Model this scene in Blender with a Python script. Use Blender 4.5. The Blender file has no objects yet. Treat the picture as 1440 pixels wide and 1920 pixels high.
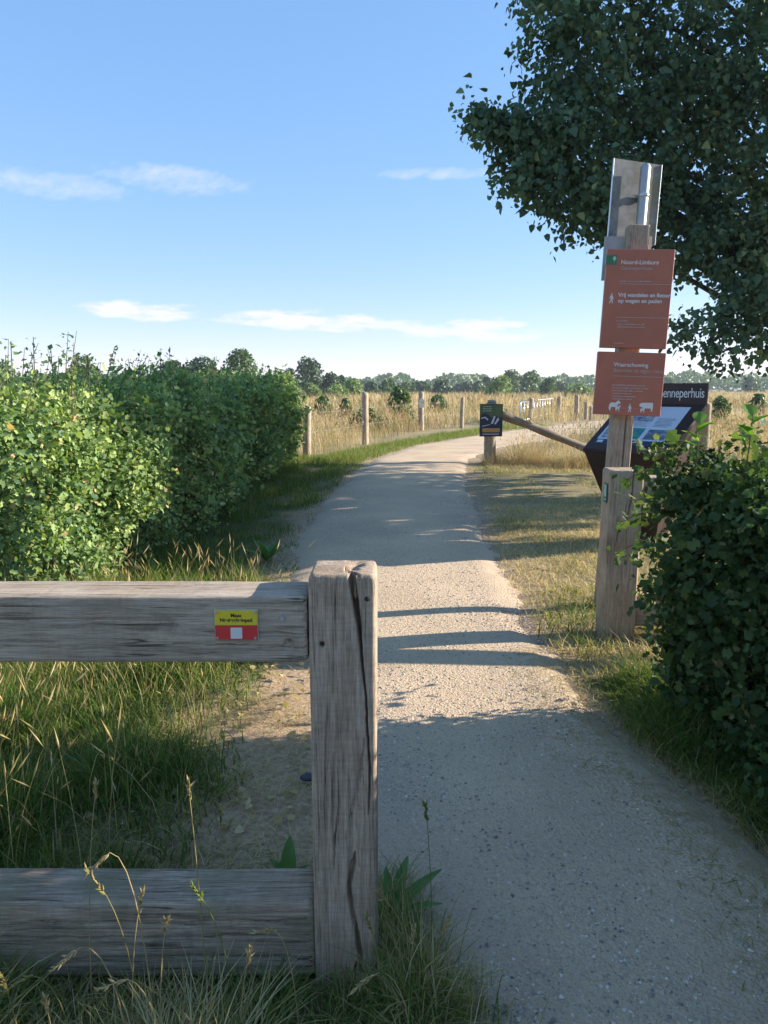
import bpy, bmesh, math, random
import numpy as np
from mathutils import Vector, Matrix

R = math.radians
rng = np.random.default_rng(7)
random.seed(7)
scene = bpy.context.scene
COL = scene.collection

# ---------------------------------------------------------------- camera, sky, sun, exposure
cam_d = bpy.data.cameras.new('camera')
cam = bpy.data.objects.new('camera', cam_d)
COL.objects.link(cam)
cam.location = (0, 0, 1.5)
cam.rotation_euler = (R(90 - 9.5), 0, 0)
cam_d.sensor_fit = 'VERTICAL'
cam_d.sensor_height = 36
cam_d.lens = 26
cam_d.clip_start = 0.05
cam_d.clip_end = 6000
scene.camera = cam

SUN_AZ, SUN_EL = R(80), R(20)          # azimuth clockwise from the view direction (+Y)
SUN = Vector((math.sin(SUN_AZ) * math.cos(SUN_EL), math.cos(SUN_AZ) * math.cos(SUN_EL), math.sin(SUN_EL)))
sun_d = bpy.data.lights.new('sun', 'SUN')
sun_d.energy = 2.9
sun_d.angle = R(0.5)
sun_d.color = (1.0, 0.93, 0.83)
sun = bpy.data.objects.new('sun', sun_d)
COL.objects.link(sun)
sun.rotation_euler = SUN.to_track_quat('Z', 'Y').to_euler()

F_PX, TH = 1387.0, R(9.5)


def ray(px, py):
    xc = (px - 720) / F_PX
    yc = (960 - py) / F_PX
    return np.array([xc, math.cos(TH) + yc * math.sin(TH), -math.sin(TH) + yc * math.cos(TH)])


def G(px, py, z=0.0):
    r = ray(px, py)
    t = (z - 1.5) / r[2]
    return np.array([0, 0, 1.5]) + r * t


def at(px, py, Y):
    r = ray(px, py)
    return np.array([0, 0, 1.5]) + r * (Y / r[1])


world = bpy.data.worlds.new('World')
scene.world = world
world.use_nodes = True
wn = world.node_tree
for n in list(wn.nodes):
    wn.nodes.remove(n)


def wnode(t, **kw):
    n = wn.nodes.new(t)
    for k, v in kw.items():
        setattr(n, k, v)
    return n


def wmath(op, a, b=None, c=None, clamp=False):
    n = wnode('ShaderNodeMath', operation=op, use_clamp=clamp)
    for i, v in enumerate((a, b, c)):
        if v is None:
            continue
        if hasattr(v, 'is_output'):
            wn.links.new(v, n.inputs[i])
        else:
            n.inputs[i].default_value = v
    return n.outputs[0]


sky = wnode('ShaderNodeTexSky', sky_type='NISHITA')
sky.sun_disc = False
sky.sun_elevation = SUN_EL
sky.sun_rotation = SUN_AZ
sky.altitude = 0
sky.air_density = 1.0
sky.dust_density = 0.0
sky.ozone_density = 7.0
tc = wnode('ShaderNodeTexCoord')
sep = wnode('ShaderNodeSeparateXYZ')
wn.links.new(tc.outputs['Generated'], sep.inputs[0])
az = wmath('ARCTAN2', sep.outputs[0], sep.outputs[1])
el = wmath('ARCSINE', sep.outputs[2])
comb = wnode('ShaderNodeCombineXYZ')
wn.links.new(az, comb.inputs[0])
wn.links.new(wmath('MULTIPLY', el, 4.0), comb.inputs[1])
nz = wnode('ShaderNodeTexNoise')
nz.inputs['Scale'].default_value = 19.0
nz.inputs['Detail'].default_value = 6.0
nz.inputs['Roughness'].default_value = 0.62
wn.links.new(comb.outputs[0], nz.inputs['Vector'])
nz2 = wnode('ShaderNodeTexNoise')
nz2.inputs['Scale'].default_value = 42.0
nz2.inputs['Detail'].default_value = 7.0
nz2.inputs['Roughness'].default_value = .65
sk = wnode('ShaderNodeCombineXYZ')
wn.links.new(wmath('ADD', az, wmath('MULTIPLY', el, -0.9)), sk.inputs[0])
wn.links.new(wmath('MULTIPLY', el, 1.6), sk.inputs[1])
wn.links.new(sk.outputs[0], nz2.inputs['Vector'])
# thin cirrus streaks and flat evening clouds, each a direction in the sky: (azimuth, elevation, half sizes, slope, opacity, wispy)
CLOUDS = []
for px, py, hw, hh, slope, op, wisp in [
        (90, 345, 170, 30, -0.02, .42, 1), (330, 336, 150, 30, -0.03, .46, 1), (820, 325, 125, 13, 0.0, .40, 1),
        (270, 583, 125, 20, -0.02, .95, 0), (575, 602, 175, 22, -0.03, .95, 0), (710, 612, 120, 14, 0.02, .75, 0),
        (870, 616, 140, 20, 0.04, .95, 0), (930, 630, 100, 12, 0.0, .85, 0), (1180, 640, 150, 12, 0.0, .35, 0),
        (-500, 600, 260, 24, 0.02, .9, 0), (2100, 610, 300, 24, 0.0, .9, 0)]:
    r = ray(px, py)
    a0 = math.atan2(r[0], r[1])
    e0 = math.atan2(r[2], math.hypot(r[0], r[1]))
    r2 = ray(px + hw, py)
    r3 = ray(px, py - hh)
    a1 = abs(math.atan2(r2[0], r2[1]) - a0)
    e1 = abs(math.atan2(r3[2], math.hypot(r3[0], r3[1])) - e0)
    CLOUDS.append((a0, e0, a1, e1, slope, op, wisp))
total = None
for a0, e0, a1, e1, slope, op, wisp in CLOUDS:
    da = wmath('SUBTRACT', az, a0)
    de = wmath('SUBTRACT', wmath('SUBTRACT', el, e0), wmath('MULTIPLY', da, slope))
    q = wmath('ADD', wmath('POWER', wmath('ABSOLUTE', wmath('DIVIDE', da, a1)), 2.0),
              wmath('POWER', wmath('ABSOLUTE', wmath('DIVIDE', de, e1)), 2.0))
    m = wmath('SUBTRACT', 1.0, q)
    nzz = nz2 if wisp else nz
    amp = 3.2 if wisp else 4.6
    m = wmath('ADD', m, wmath('MULTIPLY', wmath('SUBTRACT', nzz.outputs[0], 0.53), amp))
    inside = wmath('SUBTRACT', 1.7, q, clamp=True)
    m = wmath('MULTIPLY', wmath('MULTIPLY', m, 0.75 if wisp else 1.3, clamp=True), inside)
    m = wmath('MULTIPLY', m, op)
    total = m if total is None else wmath('MAXIMUM', total, m)
mix = wnode('ShaderNodeMixRGB')
wn.links.new(total, mix.inputs[0])
hsv = wnode('ShaderNodeHueSaturation')
hsv.inputs['Saturation'].default_value = 1.40
hsv.inputs['Value'].default_value = 1.02
gam = wnode('ShaderNodeGamma')
gam.inputs[1].default_value = 0.45
wn.links.new(sky.outputs[0], gam.inputs[0])
wn.links.new(gam.outputs[0], hsv.inputs['Color'])
tint = wnode('ShaderNodeMixRGB', blend_type='MULTIPLY')
tint.inputs[0].default_value = 1.0
tint.inputs[2].default_value = (1.08, .89, .93, 1)
wn.links.new(hsv.outputs[0], tint.inputs[1])
wn.links.new(tint.outputs[0], mix.inputs[1])
mix.inputs[2].default_value = (1.68, 1.70, 1.74, 1)
bg = wnode('ShaderNodeBackground')
bg.inputs[1].default_value = 0.15
wn.links.new(mix.outputs[0], bg.inputs[0])
wo = wnode('ShaderNodeOutputWorld')
wn.links.new(bg.outputs[0], wo.inputs[0])

scene.view_settings.view_transform = 'Standard'
scene.view_settings.look = 'None'
scene.view_settings.gamma = 1
scene.view_settings.exposure = 2.0
scene.render.engine = 'CYCLES'
scene.cycles.max_bounces = 5
scene.cycles.transparent_max_bounces = 4
scene.cycles.use_denoising = True


# ---------------------------------------------------------------- helpers
def tag(o, label=None, cat=None, group=None, kind=None):
    if label:
        o['label'] = label
    if cat:
        o['category'] = cat
    if group:
        o['group'] = group
    if kind:
        o['kind'] = kind
    return o


def empty(name, loc, rot=(0, 0, 0)):
    o = bpy.data.objects.new(name, None)
    COL.objects.link(o)
    o.location = loc
    o.rotation_euler = rot
    return o


def link(name, me, mat=None, parent=None, loc=(0, 0, 0), rot=(0, 0, 0)):
    o = bpy.data.objects.new(name, me)
    COL.objects.link(o)
    if mat is not None and not me.materials:
        me.materials.append(mat)
    o.location = loc
    o.rotation_euler = rot
    if parent:
        o.parent = parent
    return o


def np_mesh(name, V, loops, lens, attrs=None, smooth=True):
    """mesh from flat numpy arrays"""
    me = bpy.data.meshes.new(name)
    V = np.asarray(V, np.float32).reshape(-1, 3)
    me.vertices.add(len(V))
    me.vertices.foreach_set('co', V.ravel())
    loops = np.asarray(loops, np.int32).ravel()
    lens = np.asarray(lens, np.int32).ravel()
    me.loops.add(len(loops))
    me.loops.foreach_set('vertex_index', loops)
    me.polygons.add(len(lens))
    st = np.zeros(len(lens), np.int32)
    st[1:] = np.cumsum(lens)[:-1]
    me.polygons.foreach_set('loop_start', st)
    me.polygons.foreach_set('loop_total', lens)
    me.polygons.foreach_set('use_smooth', np.full(len(lens), smooth, bool))
    me.update(calc_edges=True)
    for k, a in (attrs or {}).items():
        at_ = me.attributes.new(k, 'FLOAT', 'POINT')
        at_.data.foreach_set('value', np.asarray(a, np.float32).ravel())
    return me


def inst_mesh(name, tv, tf, M, P, rnd, smooth=False):
    tv = np.asarray(tv, float)
    n, k = len(P), len(tv)
    V = np.einsum('nij,kj->nki', M, tv) + P[:, None, :]
    fl = np.concatenate([np.asarray(f) for f in tf])
    ln = np.array([len(f) for f in tf])
    loops = (np.arange(n)[:, None] * k + fl[None, :])
    return np_mesh(name, V, loops, np.tile(ln, n), {'rnd': np.repeat(rnd, k)}, smooth)


def unit(v):
    return v / np.maximum(np.linalg.norm(v, axis=-1, keepdims=True), 1e-9)


def frames(yaxis, nrm, scale):
    """matrices whose columns are x, y (leaf length), z (leaf normal)"""
    y = unit(yaxis)
    z = unit(nrm - y * (nrm * y).sum(-1, keepdims=True))
    x = np.cross(y, z)
    M = np.stack([x, y, z], axis=-1)
    return M * np.asarray(scale)[:, None, None]


def bm_obj(name, bm, mat, parent=None, smooth=False, **kw):
    me = bpy.data.meshes.new(name)
    bm.normal_update()
    bm.to_mesh(me)
    bm.free()
    if smooth:
        for p in me.polygons:
            p.use_smooth = True
    return link(name, me, mat, parent, **kw)


def box_bm(sx, sy, sz, c=(0, 0, 0), bevel=0.0, seg=2):
    bm = bmesh.new()
    bmesh.ops.create_cube(bm, size=1, matrix=Matrix.Translation(c) @ Matrix.Diagonal((sx, sy, sz, 1)))
    if bevel:
        bmesh.ops.bevel(bm, geom=bm.edges[:], offset=bevel, segments=seg, affect='EDGES', profile=0.6)
    return bm


def tube_mesh(name, pts, rad, sides=6):
    """tapered tube through points; rad is a number or one radius per point"""
    pts = np.asarray(pts, float)
    n = len(pts)
    rad = np.full(n, rad) if np.isscalar(rad) else np.asarray(rad, float)
    tan = unit(np.gradient(pts, axis=0))
    ref = np.array([0, 0, 1.0]) if abs(tan[0][2]) < .9 else np.array([1.0, 0, 0])
    V = []
    for i in range(n):
        a = np.cross(tan[i], ref)
        a /= np.linalg.norm(a) + 1e-9
        b = np.cross(tan[i], a)
        for s in range(sides):
            t = 2 * math.pi * s / sides
            V.append(pts[i] + rad[i] * (math.cos(t) * a + math.sin(t) * b))
    L, ln = [], []
    for i in range(n - 1):
        for s in range(sides):
            s2 = (s + 1) % sides
            L += [i * sides + s, (i + 1) * sides + s, (i + 1) * sides + s2, i * sides + s2]
            ln.append(4)
    L += list(range(sides))
    ln.append(sides)
    L += [(n - 1) * sides + s for s in reversed(range(sides))]
    ln.append(sides)
    return np.array(V), np.array(L), np.array(ln)


def tube(name, pts, rad, mat, parent=None, sides=6):
    V, L, ln = tube_mesh(name, pts, rad, sides)
    return link(name, np_mesh(name, V, L, ln), mat, parent)


def tubes(name, paths, mat, parent=None, sides=5):
    """several tubes joined (limbs of ONE tree, twigs of ONE hedge)"""
    Vs, Ls, lns, off = [], [], [], 0
    for pts, rad in paths:
        V, L, ln = tube_mesh(name, pts, rad, sides)
        Vs.append(V)
        Ls.append(L + off)
        lns.append(ln)
        off += len(V)
    return link(name, np_mesh(name, np.concatenate(Vs), np.concatenate(Ls), np.concatenate(lns)), mat, parent)


def poly(name, pts, mat, parent=None, y=0.0, t=0.001, frame=None):
    """flat printed shape in the local x-z plane of a sign, facing -y"""
    bm = bmesh.new()
    vs = [bm.verts.new((p[0], y, p[1])) for p in pts]
    f = bm.faces.new(vs)
    bm.normal_update()
    if f.normal.y > 0:
        f.normal_flip()
    o = bm_obj(name, bm, mat, parent)
    return o


def rect(name, x0, z0, x1, z1, mat, parent, y):
    return poly(name, [(x0, z0), (x1, z0), (x1, z1), (x0, z1)], mat, parent, y)


def text(body, x, z, size, mat, parent, y, align='LEFT', bold=0.0, name='lettering', spacing=1.0):
    c = bpy.data.curves.new('txt', 'FONT')
    c.body = body
    c.size = size
    c.align_x = align
    c.offset = bold
    c.space_character = spacing
    o = bpy.data.objects.new('txt', c)
    COL.objects.link(o)
    bpy.context.view_layer.update()
    me = bpy.data.meshes.new_from_object(o.evaluated_get(bpy.context.evaluated_depsgraph_get()))
    bpy.data.objects.remove(o)
    bpy.data.curves.remove(c)
    me.name = name
    me.materials.clear()
    return link(name, me, mat, parent, loc=(x, y, z), rot=(R(90), 0, 0))


def word_rows(x, z, w, rows, size, mat, parent, y, rs):
    """rows of tiny illegible print as short strokes, one mesh for each row"""
    for r_ in range(rows):
        bm = bmesh.new()
        xx = x
        end = x + w * rs.uniform(.7, 1.0)
        while xx < end:
            lw = size * rs.uniform(.35, .6)
            hh = size * rs.choice([.5, .5, .55, .75])
            zz = z - r_ * size * 1.55
            vs = [bm.verts.new(p) for p in ((xx, y, zz), (xx + lw, y, zz), (xx + lw, y, zz + hh), (xx, y, zz + hh))]
            bm.faces.new(vs)
            xx += lw + size * (.12 if rs.random() < .8 else .45)
        bm_obj('lettering', bm, mat, parent)


def vnoise(P, scale, seed=0):
    """cheap smooth value noise, vectorised; P (n,3) -> (-1,1)"""
    P = np.asarray(P, float) * scale
    i = np.floor(P).astype(np.int64)
    f = P - i
    f = f * f * (3 - 2 * f)
    out = 0

    def h(ix, iy, iz):
        n = (ix * 374761393 + iy * 668265263 + iz * 2147483647 + seed * 1274126177) & 0x7fffffff
        n = ((n ^ (n >> 13)) * 1274126177) & 0x7fffffff
        n = n ^ (n >> 16)
        return (n & 0xffff) / 32767.5 - 1
    for dx in (0, 1):
        for dy in (0, 1):
            for dz in (0, 1):
                w = (f[:, 0] if dx else 1 - f[:, 0]) * (f[:, 1] if dy else 1 - f[:, 1]) * (f[:, 2] if dz else 1 - f[:, 2])
                out = out + w * h(i[:, 0] + dx, i[:, 1] + dy, i[:, 2] + dz)
    return out


def vn2(x, y, scale, seed=0):
    return vnoise(np.stack([x, y, np.zeros_like(x)], -1), scale, seed)


# ---------------------------------------------------------------- materials
def new_mat(name):
    m = bpy.data.materials.new(name)
    m.use_nodes = True
    nt = m.node_tree
    return m, nt, nt.nodes['Principled BSDF'], nt.nodes['Material Output']


def ramp(nt, stops, fac=None):
    n = nt.nodes.new('ShaderNodeValToRGB')
    el_ = n.color_ramp.elements
    while len(el_) < len(stops):
        el_.new(0.5)
    for e, (p, c) in zip(el_, stops):
        e.position = p
        e.color = (*c, 1)
    if fac is not None:
        nt.links.new(fac, n.inputs[0])
    return n.outputs[0]


def noise(nt, vec, scale, detail=4, rough=.55):
    n = nt.nodes.new('ShaderNodeTexNoise')
    n.inputs['Scale'].default_value = scale
    n.inputs['Detail'].default_value = detail
    n.inputs['Roughness'].default_value = rough
    if vec is not None:
        nt.links.new(vec, n.inputs['Vector'])
    return n.outputs[0]


def mapping(nt, scale, coord='Object', loc=(0, 0, 0)):
    t = nt.nodes.new('ShaderNodeTexCoord')
    mp = nt.nodes.new('ShaderNodeMapping')
    mp.inputs['Scale'].default_value = scale
    mp.inputs['Location'].default_value = loc
    nt.links.new(t.outputs[coord], mp.inputs[0])
    return mp.outputs[0]


def mixc(nt, fac, a, b, mode='MIX'):
    n = nt.nodes.new('ShaderNodeMixRGB')
    n.blend_type = mode
    for i, v in enumerate((fac, a, b)):
        if hasattr(v, 'is_output'):
            nt.links.new(v, n.inputs[i])
        elif i == 0:
            n.inputs[0].default_value = v
        else:
            n.inputs[i].default_value = (*v, 1)
    return n.outputs[0]


def bump(nt, h, strength, dist=.01, prev=None):
    b = nt.nodes.new('ShaderNodeBump')
    b.inputs['Strength'].default_value = strength
    b.inputs['Distance'].default_value = dist
    nt.links.new(h, b.inputs['Height'])
    if prev is not None:
        nt.links.new(prev, b.inputs['Normal'])
    return b.outputs[0]


def plain(name, col, rough=.6, metal=0.0, var=.12, vscale=8, spec=.4):
    m, nt, p, o = new_mat(name)
    v = mapping(nt, (1, 1, 1))
    n = noise(nt, v, vscale, 5)
    c = ramp(nt, [(.25, tuple(x * (1 - var) for x in col)), (.75, tuple(min(1, x * (1 + var)) for x in col))], n)
    nt.links.new(c, p.inputs['Base Color'])
    p.inputs['Roughness'].default_value = rough
    p.inputs['Metallic'].default_value = metal
    p.inputs['Specular IOR Level'].default_value = spec
    return m


def wood(name, axis, light=(.55, .43, .31), mid=(.38, .285, .20), dark=(.11, .08, .058), moss=None, loc=(0, 0, 0), sc=1.0, saw_amt=.08):
    m, nt, p, o = new_mat(name)
    s = [62 * sc, 62 * sc, 62 * sc]
    s[axis] = 3.2 * sc
    g = noise(nt, mapping(nt, tuple(s), loc=loc), 1.6, 10, .78)
    s2 = [330 * sc, 330 * sc, 330 * sc]
    s2[axis] = 14 * sc
    g2 = noise(nt, mapping(nt, tuple(s2), loc=loc), 1.0, 6, .7)
    saw = [14 * sc, 14 * sc, 14 * sc]
    saw[axis] = 150 * sc
    g3 = noise(nt, mapping(nt, tuple(saw), loc=loc), 1.0, 3, .6)
    big = noise(nt, mapping(nt, (3, 3, 3), loc=loc), 2.0, 5, .6)
    c = ramp(nt, [(.30, dark), (.43, mid), (.60, light), (.78, tuple(x * 1.16 for x in light))], g)
    c = mixc(nt, .5, c, ramp(nt, [(.32, (.3, .3, .3)), (.5, (1, 1, 1)), (.7, (1.3, 1.26, 1.2))], g2), 'MULTIPLY')
    c = mixc(nt, saw_amt, c, ramp(nt, [(.38, (.35, .34, .33)), (.6, (1.2, 1.2, 1.2))], g3), 'MULTIPLY')
    s4 = [46 * sc, 46 * sc, 46 * sc]
    s4[axis] = .9 * sc
    g4 = noise(nt, mapping(nt, tuple(s4), loc=(loc[0] + 5, loc[1] + 2, loc[2] + 8)), 1.0, 3, .5)
    lines = ramp(nt, [(.470, (0, 0, 0)), (.487, (1, 1, 1)), (.503, (0, 0, 0))], g4)
    where = noise(nt, mapping(nt, (4, 4, 4), loc=(2, 5, 1)), 1.3, 3, .6)
    lines = mixc(nt, 1.0, lines, ramp(nt, [(.45, (0, 0, 0)), (.62, (1, 1, 1))], where), 'MULTIPLY')
    c = mixc(nt, lines, c, (.05, .037, .028))
    c = mixc(nt, ramp(nt, [(.42, (0, 0, 0)), (.68, (.8, .8, .8))], big), c,
             mixc(nt, .6, c, (.62, .50, .38), 'MULTIPLY'))
    blot = noise(nt, mapping(nt, (9, 9, 9), loc=(3.3, 1.7, .4)), 1.5, 6, .7)
    c = mixc(nt, ramp(nt, [(.58, (0, 0, 0)), (.72, (.45, .45, .45))], blot), c, (.10, .085, .072))
    if moss:
        gm = noise(nt, mapping(nt, (5, 5, 5), loc=(7, 2, 1)), 1.5, 5, .6)
        c = mixc(nt, ramp(nt, [(.48, (0, 0, 0)), (.72, (.7, .7, .7))], gm), c, moss)
    nt.links.new(c, p.inputs['Base Color'])
    p.inputs['Roughness'].default_value = .85
    p.inputs['Specular IOR Level'].default_value = .2
    inv = nt.nodes.new('ShaderNodeInvert')
    nt.links.new(lines, inv.inputs[1])
    n1 = bump(nt, g, .8, .006, bump(nt, inv.outputs[0], .6, .004))
    nt.links.new(bump(nt, g2, .8, .002, n1), p.inputs['Normal'])
    return m


def leaf_mat(name, stops, trans=.38, rough=.5, spec=.35, tcol=(1.25, 1.35, .55)):
    m, nt, p, o = new_mat(name)
    a = nt.nodes.new('ShaderNodeAttribute')
    a.attribute_name = 'rnd'
    c = ramp(nt, stops, a.outputs['Fac'])
    nt.links.new(c, p.inputs['Base Color'])
    p.inputs['Roughness'].default_value = rough
    p.inputs['Specular IOR Level'].default_value = spec
    t = nt.nodes.new('ShaderNodeBsdfTranslucent')
    nt.links.new(mixc(nt, 1.0, c, tcol, 'MULTIPLY'), t.inputs[0])
    mx = nt.nodes.new('ShaderNodeMixShader')
    mx.inputs[0].default_value = trans
    nt.links.new(p.outputs[0], mx.inputs[1])
    nt.links.new(t.outputs[0], mx.inputs[2])
    nt.links.new(mx.outputs[0], o.inputs[0])
    return m


M_POST = wood('weathered_post_wood', 2, light=(.60, .46, .335), mid=(.42, .31, .22), loc=(.37, .2, .9), saw_amt=.16)
M_RAIL = wood('weathered_rail_wood', 0, light=(.60, .48, .36), mid=(.42, .33, .24), loc=(.1, .5, .3))
M_LOW = wood('lower_rail_wood', 0, light=(.56, .44, .32), mid=(.33, .25, .175), moss=(.20, .175, .08), loc=(1.1, .7, .1))
M_GPOST = wood('gate_post_wood', 2, light=(0.572, 0.432, 0.294), mid=(0.424, 0.312, 0.210), loc=(2.2, .4, .9))
M_SPOST = wood('sign_post_wood', 2, light=(0.509, 0.408, 0.307), mid=(0.360, 0.288, 0.214), loc=(4.1, .9, .2))
M_FPOST = wood('fence_post_wood', 2, light=(.50, .41, .31), mid=(.35, .28, .205), loc=(1.4, 3.9, .2))
M_BRACE = wood('brace_wood', 0, light=(.38, .315, .245), mid=(.25, .20, .15), loc=(6.4, 3.9, .2))
M_ORANGE = plain('russet_sign_enamel', (.42, .132, .076), .5, 0, .16, 5)
M_WHITE = plain('white_print', (.66, .64, .60), .5, 0, .05)
M_WHITE_DIM = plain('worn_white_print', (.44, .34, .30), .55, 0, .15, 30)
M_BLACK = plain('black_print', (.02, .02, .02), .5)
M_YEL = plain('yellow_plate', (.72, .55, .035), .4, 0, .05)
M_RED = plain('red_plate', (.62, .045, .04), .4, 0, .05)
M_GREEN = plain('green_label', (.035, .17, .075), .45, 0, .08)
M_DGREEN = plain('dark_green_plate', (.03, .12, .085), .45, 0, .1)
M_PALE = plain('pale_green_print', (.42, .55, .40), .5)
M_STEEL = plain('galvanised_steel', (.40, .40, .39), .5, .55, .15, 14)
M_ALU = plain('aluminium_rim', (.62, .62, .60), .35, .8, .08, 14)
M_BROWN = plain('dark_brown_metal', (.042, .022, .020), .45, .2, .18, 5)
M_NAVY = plain('navy_print', (.022, .035, .075), .5)
M_PAPER = plain('white_panel', (.58, .60, .64), .35, 0, .04)
M_BOLT = plain('dark_bolt', (.05, .045, .04), .5, .6, .2, 40)
M_STONE1 = plain('slate_stone', (.06, .06, .068), .8, 0, .2, 20)
M_BARK = wood('bark', 2, light=(.14, .11, .085), mid=(.085, .068, .052), dark=(.03, .024, .018), sc=.4)
M_TWIG = plain('twig', (.12, .085, .055), .85, 0, .25, 12)

# back of the metal road sign: grey aluminium with algae
m, nt, p, o = new_mat('stained_aluminium')
v = mapping(nt, (1, 1, 1))
n = noise(nt, v, 9, 7, .65)
c = ramp(nt, [(.35, (.13, .125, .12)), (.6, (.25, .245, .235))], n)
alg = noise(nt, mapping(nt, (2.2, 2.2, 1.2), loc=(2, 1, .3)), 3, 6, .7)
c = mixc(nt, ramp(nt, [(.42, (0, 0, 0)), (.62, (.75, .75, .75))], alg), c, (.16, .15, .075))
nt.links.new(c, p.inputs['Base Color'])
p.inputs['Roughness'].default_value = .75
p.inputs['Metallic'].default_value = 0
M_PLATEBACK = m


def photo_mat(name, stops, scale):
    m, nt, p, o = new_mat(name)
    n = noise(nt, mapping(nt, (scale, scale, scale * 2.2)), 1.0, 7, .7)
    nt.links.new(ramp(nt, stops, n), p.inputs['Base Color'])
    p.inputs['Roughness'].default_value = .35
    return m


M_PH1 = photo_mat('grey_engraving', [(.38, (.09, .10, .12)), (.5, (.30, .32, .36)), (.62, (.50, .52, .56))], 26)
M_PH2 = photo_mat('teal_landscape', [(.35, (.02, .10, .10)), (.5, (.03, .24, .26)), (.66, (.10, .34, .12))], 9)
M_PH3 = photo_mat('grey_photo', [(.35, (.05, .06, .075)), (.5, (.16, .18, .21)), (.66, (.45, .48, .52))], 12)

# ground: soil with litter, greener or drier in places ('dry' attribute)
m, nt, p, o = new_mat('ground_soil')
v = mapping(nt, (1, 1, 1))
n1 = noise(nt, v, 1.3, 6, .6)
n2 = noise(nt, v, 45, 6, .7)
n3 = noise(nt, v, 9, 5, .65)
a = nt.nodes.new('ShaderNodeAttribute')
a.attribute_name = 'dry'
soil = ramp(nt, [(.3, (.085, .065, .042)), (.5, (.16, .125, .085)), (.7, (.27, .215, .15))], n2)
green = ramp(nt, [(.3, (.035, .055, .014)), (.7, (.10, .12, .035))], n3)
straw = ramp(nt, [(.3, (.30, .225, .11)), (.7, (.52, .41, .22))], n3)
gs = mixc(nt, a.outputs['Fac'], green, straw)
c = mixc(nt, ramp(nt, [(.4, (.55, .55, .55)), (.6, (.92, .92, .92))], n1), soil, gs)
a2 = nt.nodes.new('ShaderNodeAttribute')
a2.attribute_name = 'bare'
c = mixc(nt, a2.outputs['Fac'], c, ramp(nt, [(.3, (.24, .155, .09)), (.5, (.43, .295, .18)), (.7, (.58, .42, .27))], n2))
nt.links.new(c, p.inputs['Base Color'])
p.inputs['Roughness'].default_value = .95
p.inputs['Specular IOR Level'].default_value = .1
nt.links.new(bump(nt, n2, .8, .02), p.inputs['Normal'])
M_GROUND = m

# path: rolled fine grit, sandy, with coarser grey grit to the sides
m, nt, p, o = new_mat('path_grit')
v = mapping(nt, (1, 1, 1))
n1 = noise(nt, v, 1.1, 5, .6)
n2 = noise(nt, v, 130, 6, .75)
n3 = noise(nt, v, 38, 5, .7)
vo = nt.nodes.new('ShaderNodeTexVoronoi')
vo.inputs['Scale'].default_value = 85
nt.links.new(v, vo.inputs['Vector'])
a = nt.nodes.new('ShaderNodeAttribute')
a.attribute_name = 'edge'
sand = ramp(nt, [(.32, (.54, .38, .24)), (.5, (.71, .52, .335)), (.68, (.80, .61, .41))], n2)
grit = ramp(nt, [(.25, (.34, .245, .17)), (.5, (.55, .415, .29)), (.75, (.70, .55, .40))], n2)
c = mixc(nt, a.outputs['Fac'], sand, grit)
c = mixc(nt, ramp(nt, [(.55, (0, 0, 0)), (.68, (.4, .4, .4))], n3), c, (.28, .215, .16))
c = mixc(nt, ramp(nt, [(.35, (.45, .45, .45)), (.62, (0, 0, 0))], n1), c, (.40, .30, .205))
nt.links.new(c, p.inputs['Base Color'])
p.inputs['Roughness'].default_value = .95
p.inputs['Specular IOR Level'].default_value = .12
b1 = bump(nt, vo.outputs['Distance'], .55, .010)
nt.links.new(bump(nt, n2, .7, .006, bump(nt, n3, .7, .02, b1)), p.inputs['Normal'])
M_PATH = m

m, nt, p, o = new_mat('gravel_stone')
a = nt.nodes.new('ShaderNodeAttribute')
a.attribute_name = 'rnd'
c = ramp(nt, [(0, (.17, .14, .12)), (.2, (.32, .255, .20)), (.6, (.48, .38, .285)), (.85, (.60, .49, .375)), (1, (.72, .62, .50))], a.outputs['Fac'])
nt.links.new(c, p.inputs['Base Color'])
p.inputs['Roughness'].default_value = .85
M_GRAVEL = m

GRASS_STOPS = [(0, (.055, .112, .02)), (.25, (.118, .195, .036)), (.45, (.215, .26, .06)), (.6, (.32, .28, .10)), (.8, (.50, .38, .175)), (1, (.64, .52, .30))]
M_GRASS = leaf_mat('grass_blades', GRASS_STOPS, .4, .7, .12, (1.15, 1.15, .7))
MEADOW_STOPS = [(0, (.075, .12, .03)), (.15, (.17, .19, .06)), (.3, (.36, .28, .12)), (.55, (.54, .425, .215)), (.8, (.66, .53, .30)), (.93, (.72, .60, .38)), (1, (.42, .23, .12))]
M_MEADOW = leaf_mat('dry_meadow_blades', MEADOW_STOPS, .35, .6, .2, (1.1, 1.0, .75))
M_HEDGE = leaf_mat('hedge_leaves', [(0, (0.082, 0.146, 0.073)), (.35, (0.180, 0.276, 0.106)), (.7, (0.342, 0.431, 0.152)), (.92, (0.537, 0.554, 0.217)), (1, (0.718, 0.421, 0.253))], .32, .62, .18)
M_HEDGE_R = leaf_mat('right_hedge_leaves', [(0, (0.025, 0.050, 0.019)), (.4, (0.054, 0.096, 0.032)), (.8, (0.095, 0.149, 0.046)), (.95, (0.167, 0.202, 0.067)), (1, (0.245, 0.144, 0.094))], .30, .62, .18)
M_LIME = leaf_mat('lime_leaves', [(0, (0.047, 0.094, 0.061)), (.5, (0.098, 0.170, 0.088)), (.9, (0.178, 0.259, 0.130)), (1, (0.327, 0.355, 0.157))], .25, .55, .25)
M_DOCK = leaf_mat('broad_leaves', [(0, (0.052, 0.130, 0.026)), (1, (0.111, 0.221, 0.046))], .3, .4, .4)
M_BRAMBLE = leaf_mat('young_bramble_leaves', [(0, (.10, .20, .03)), (1, (.20, .32, .05))], .45, .4, .4)

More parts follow.
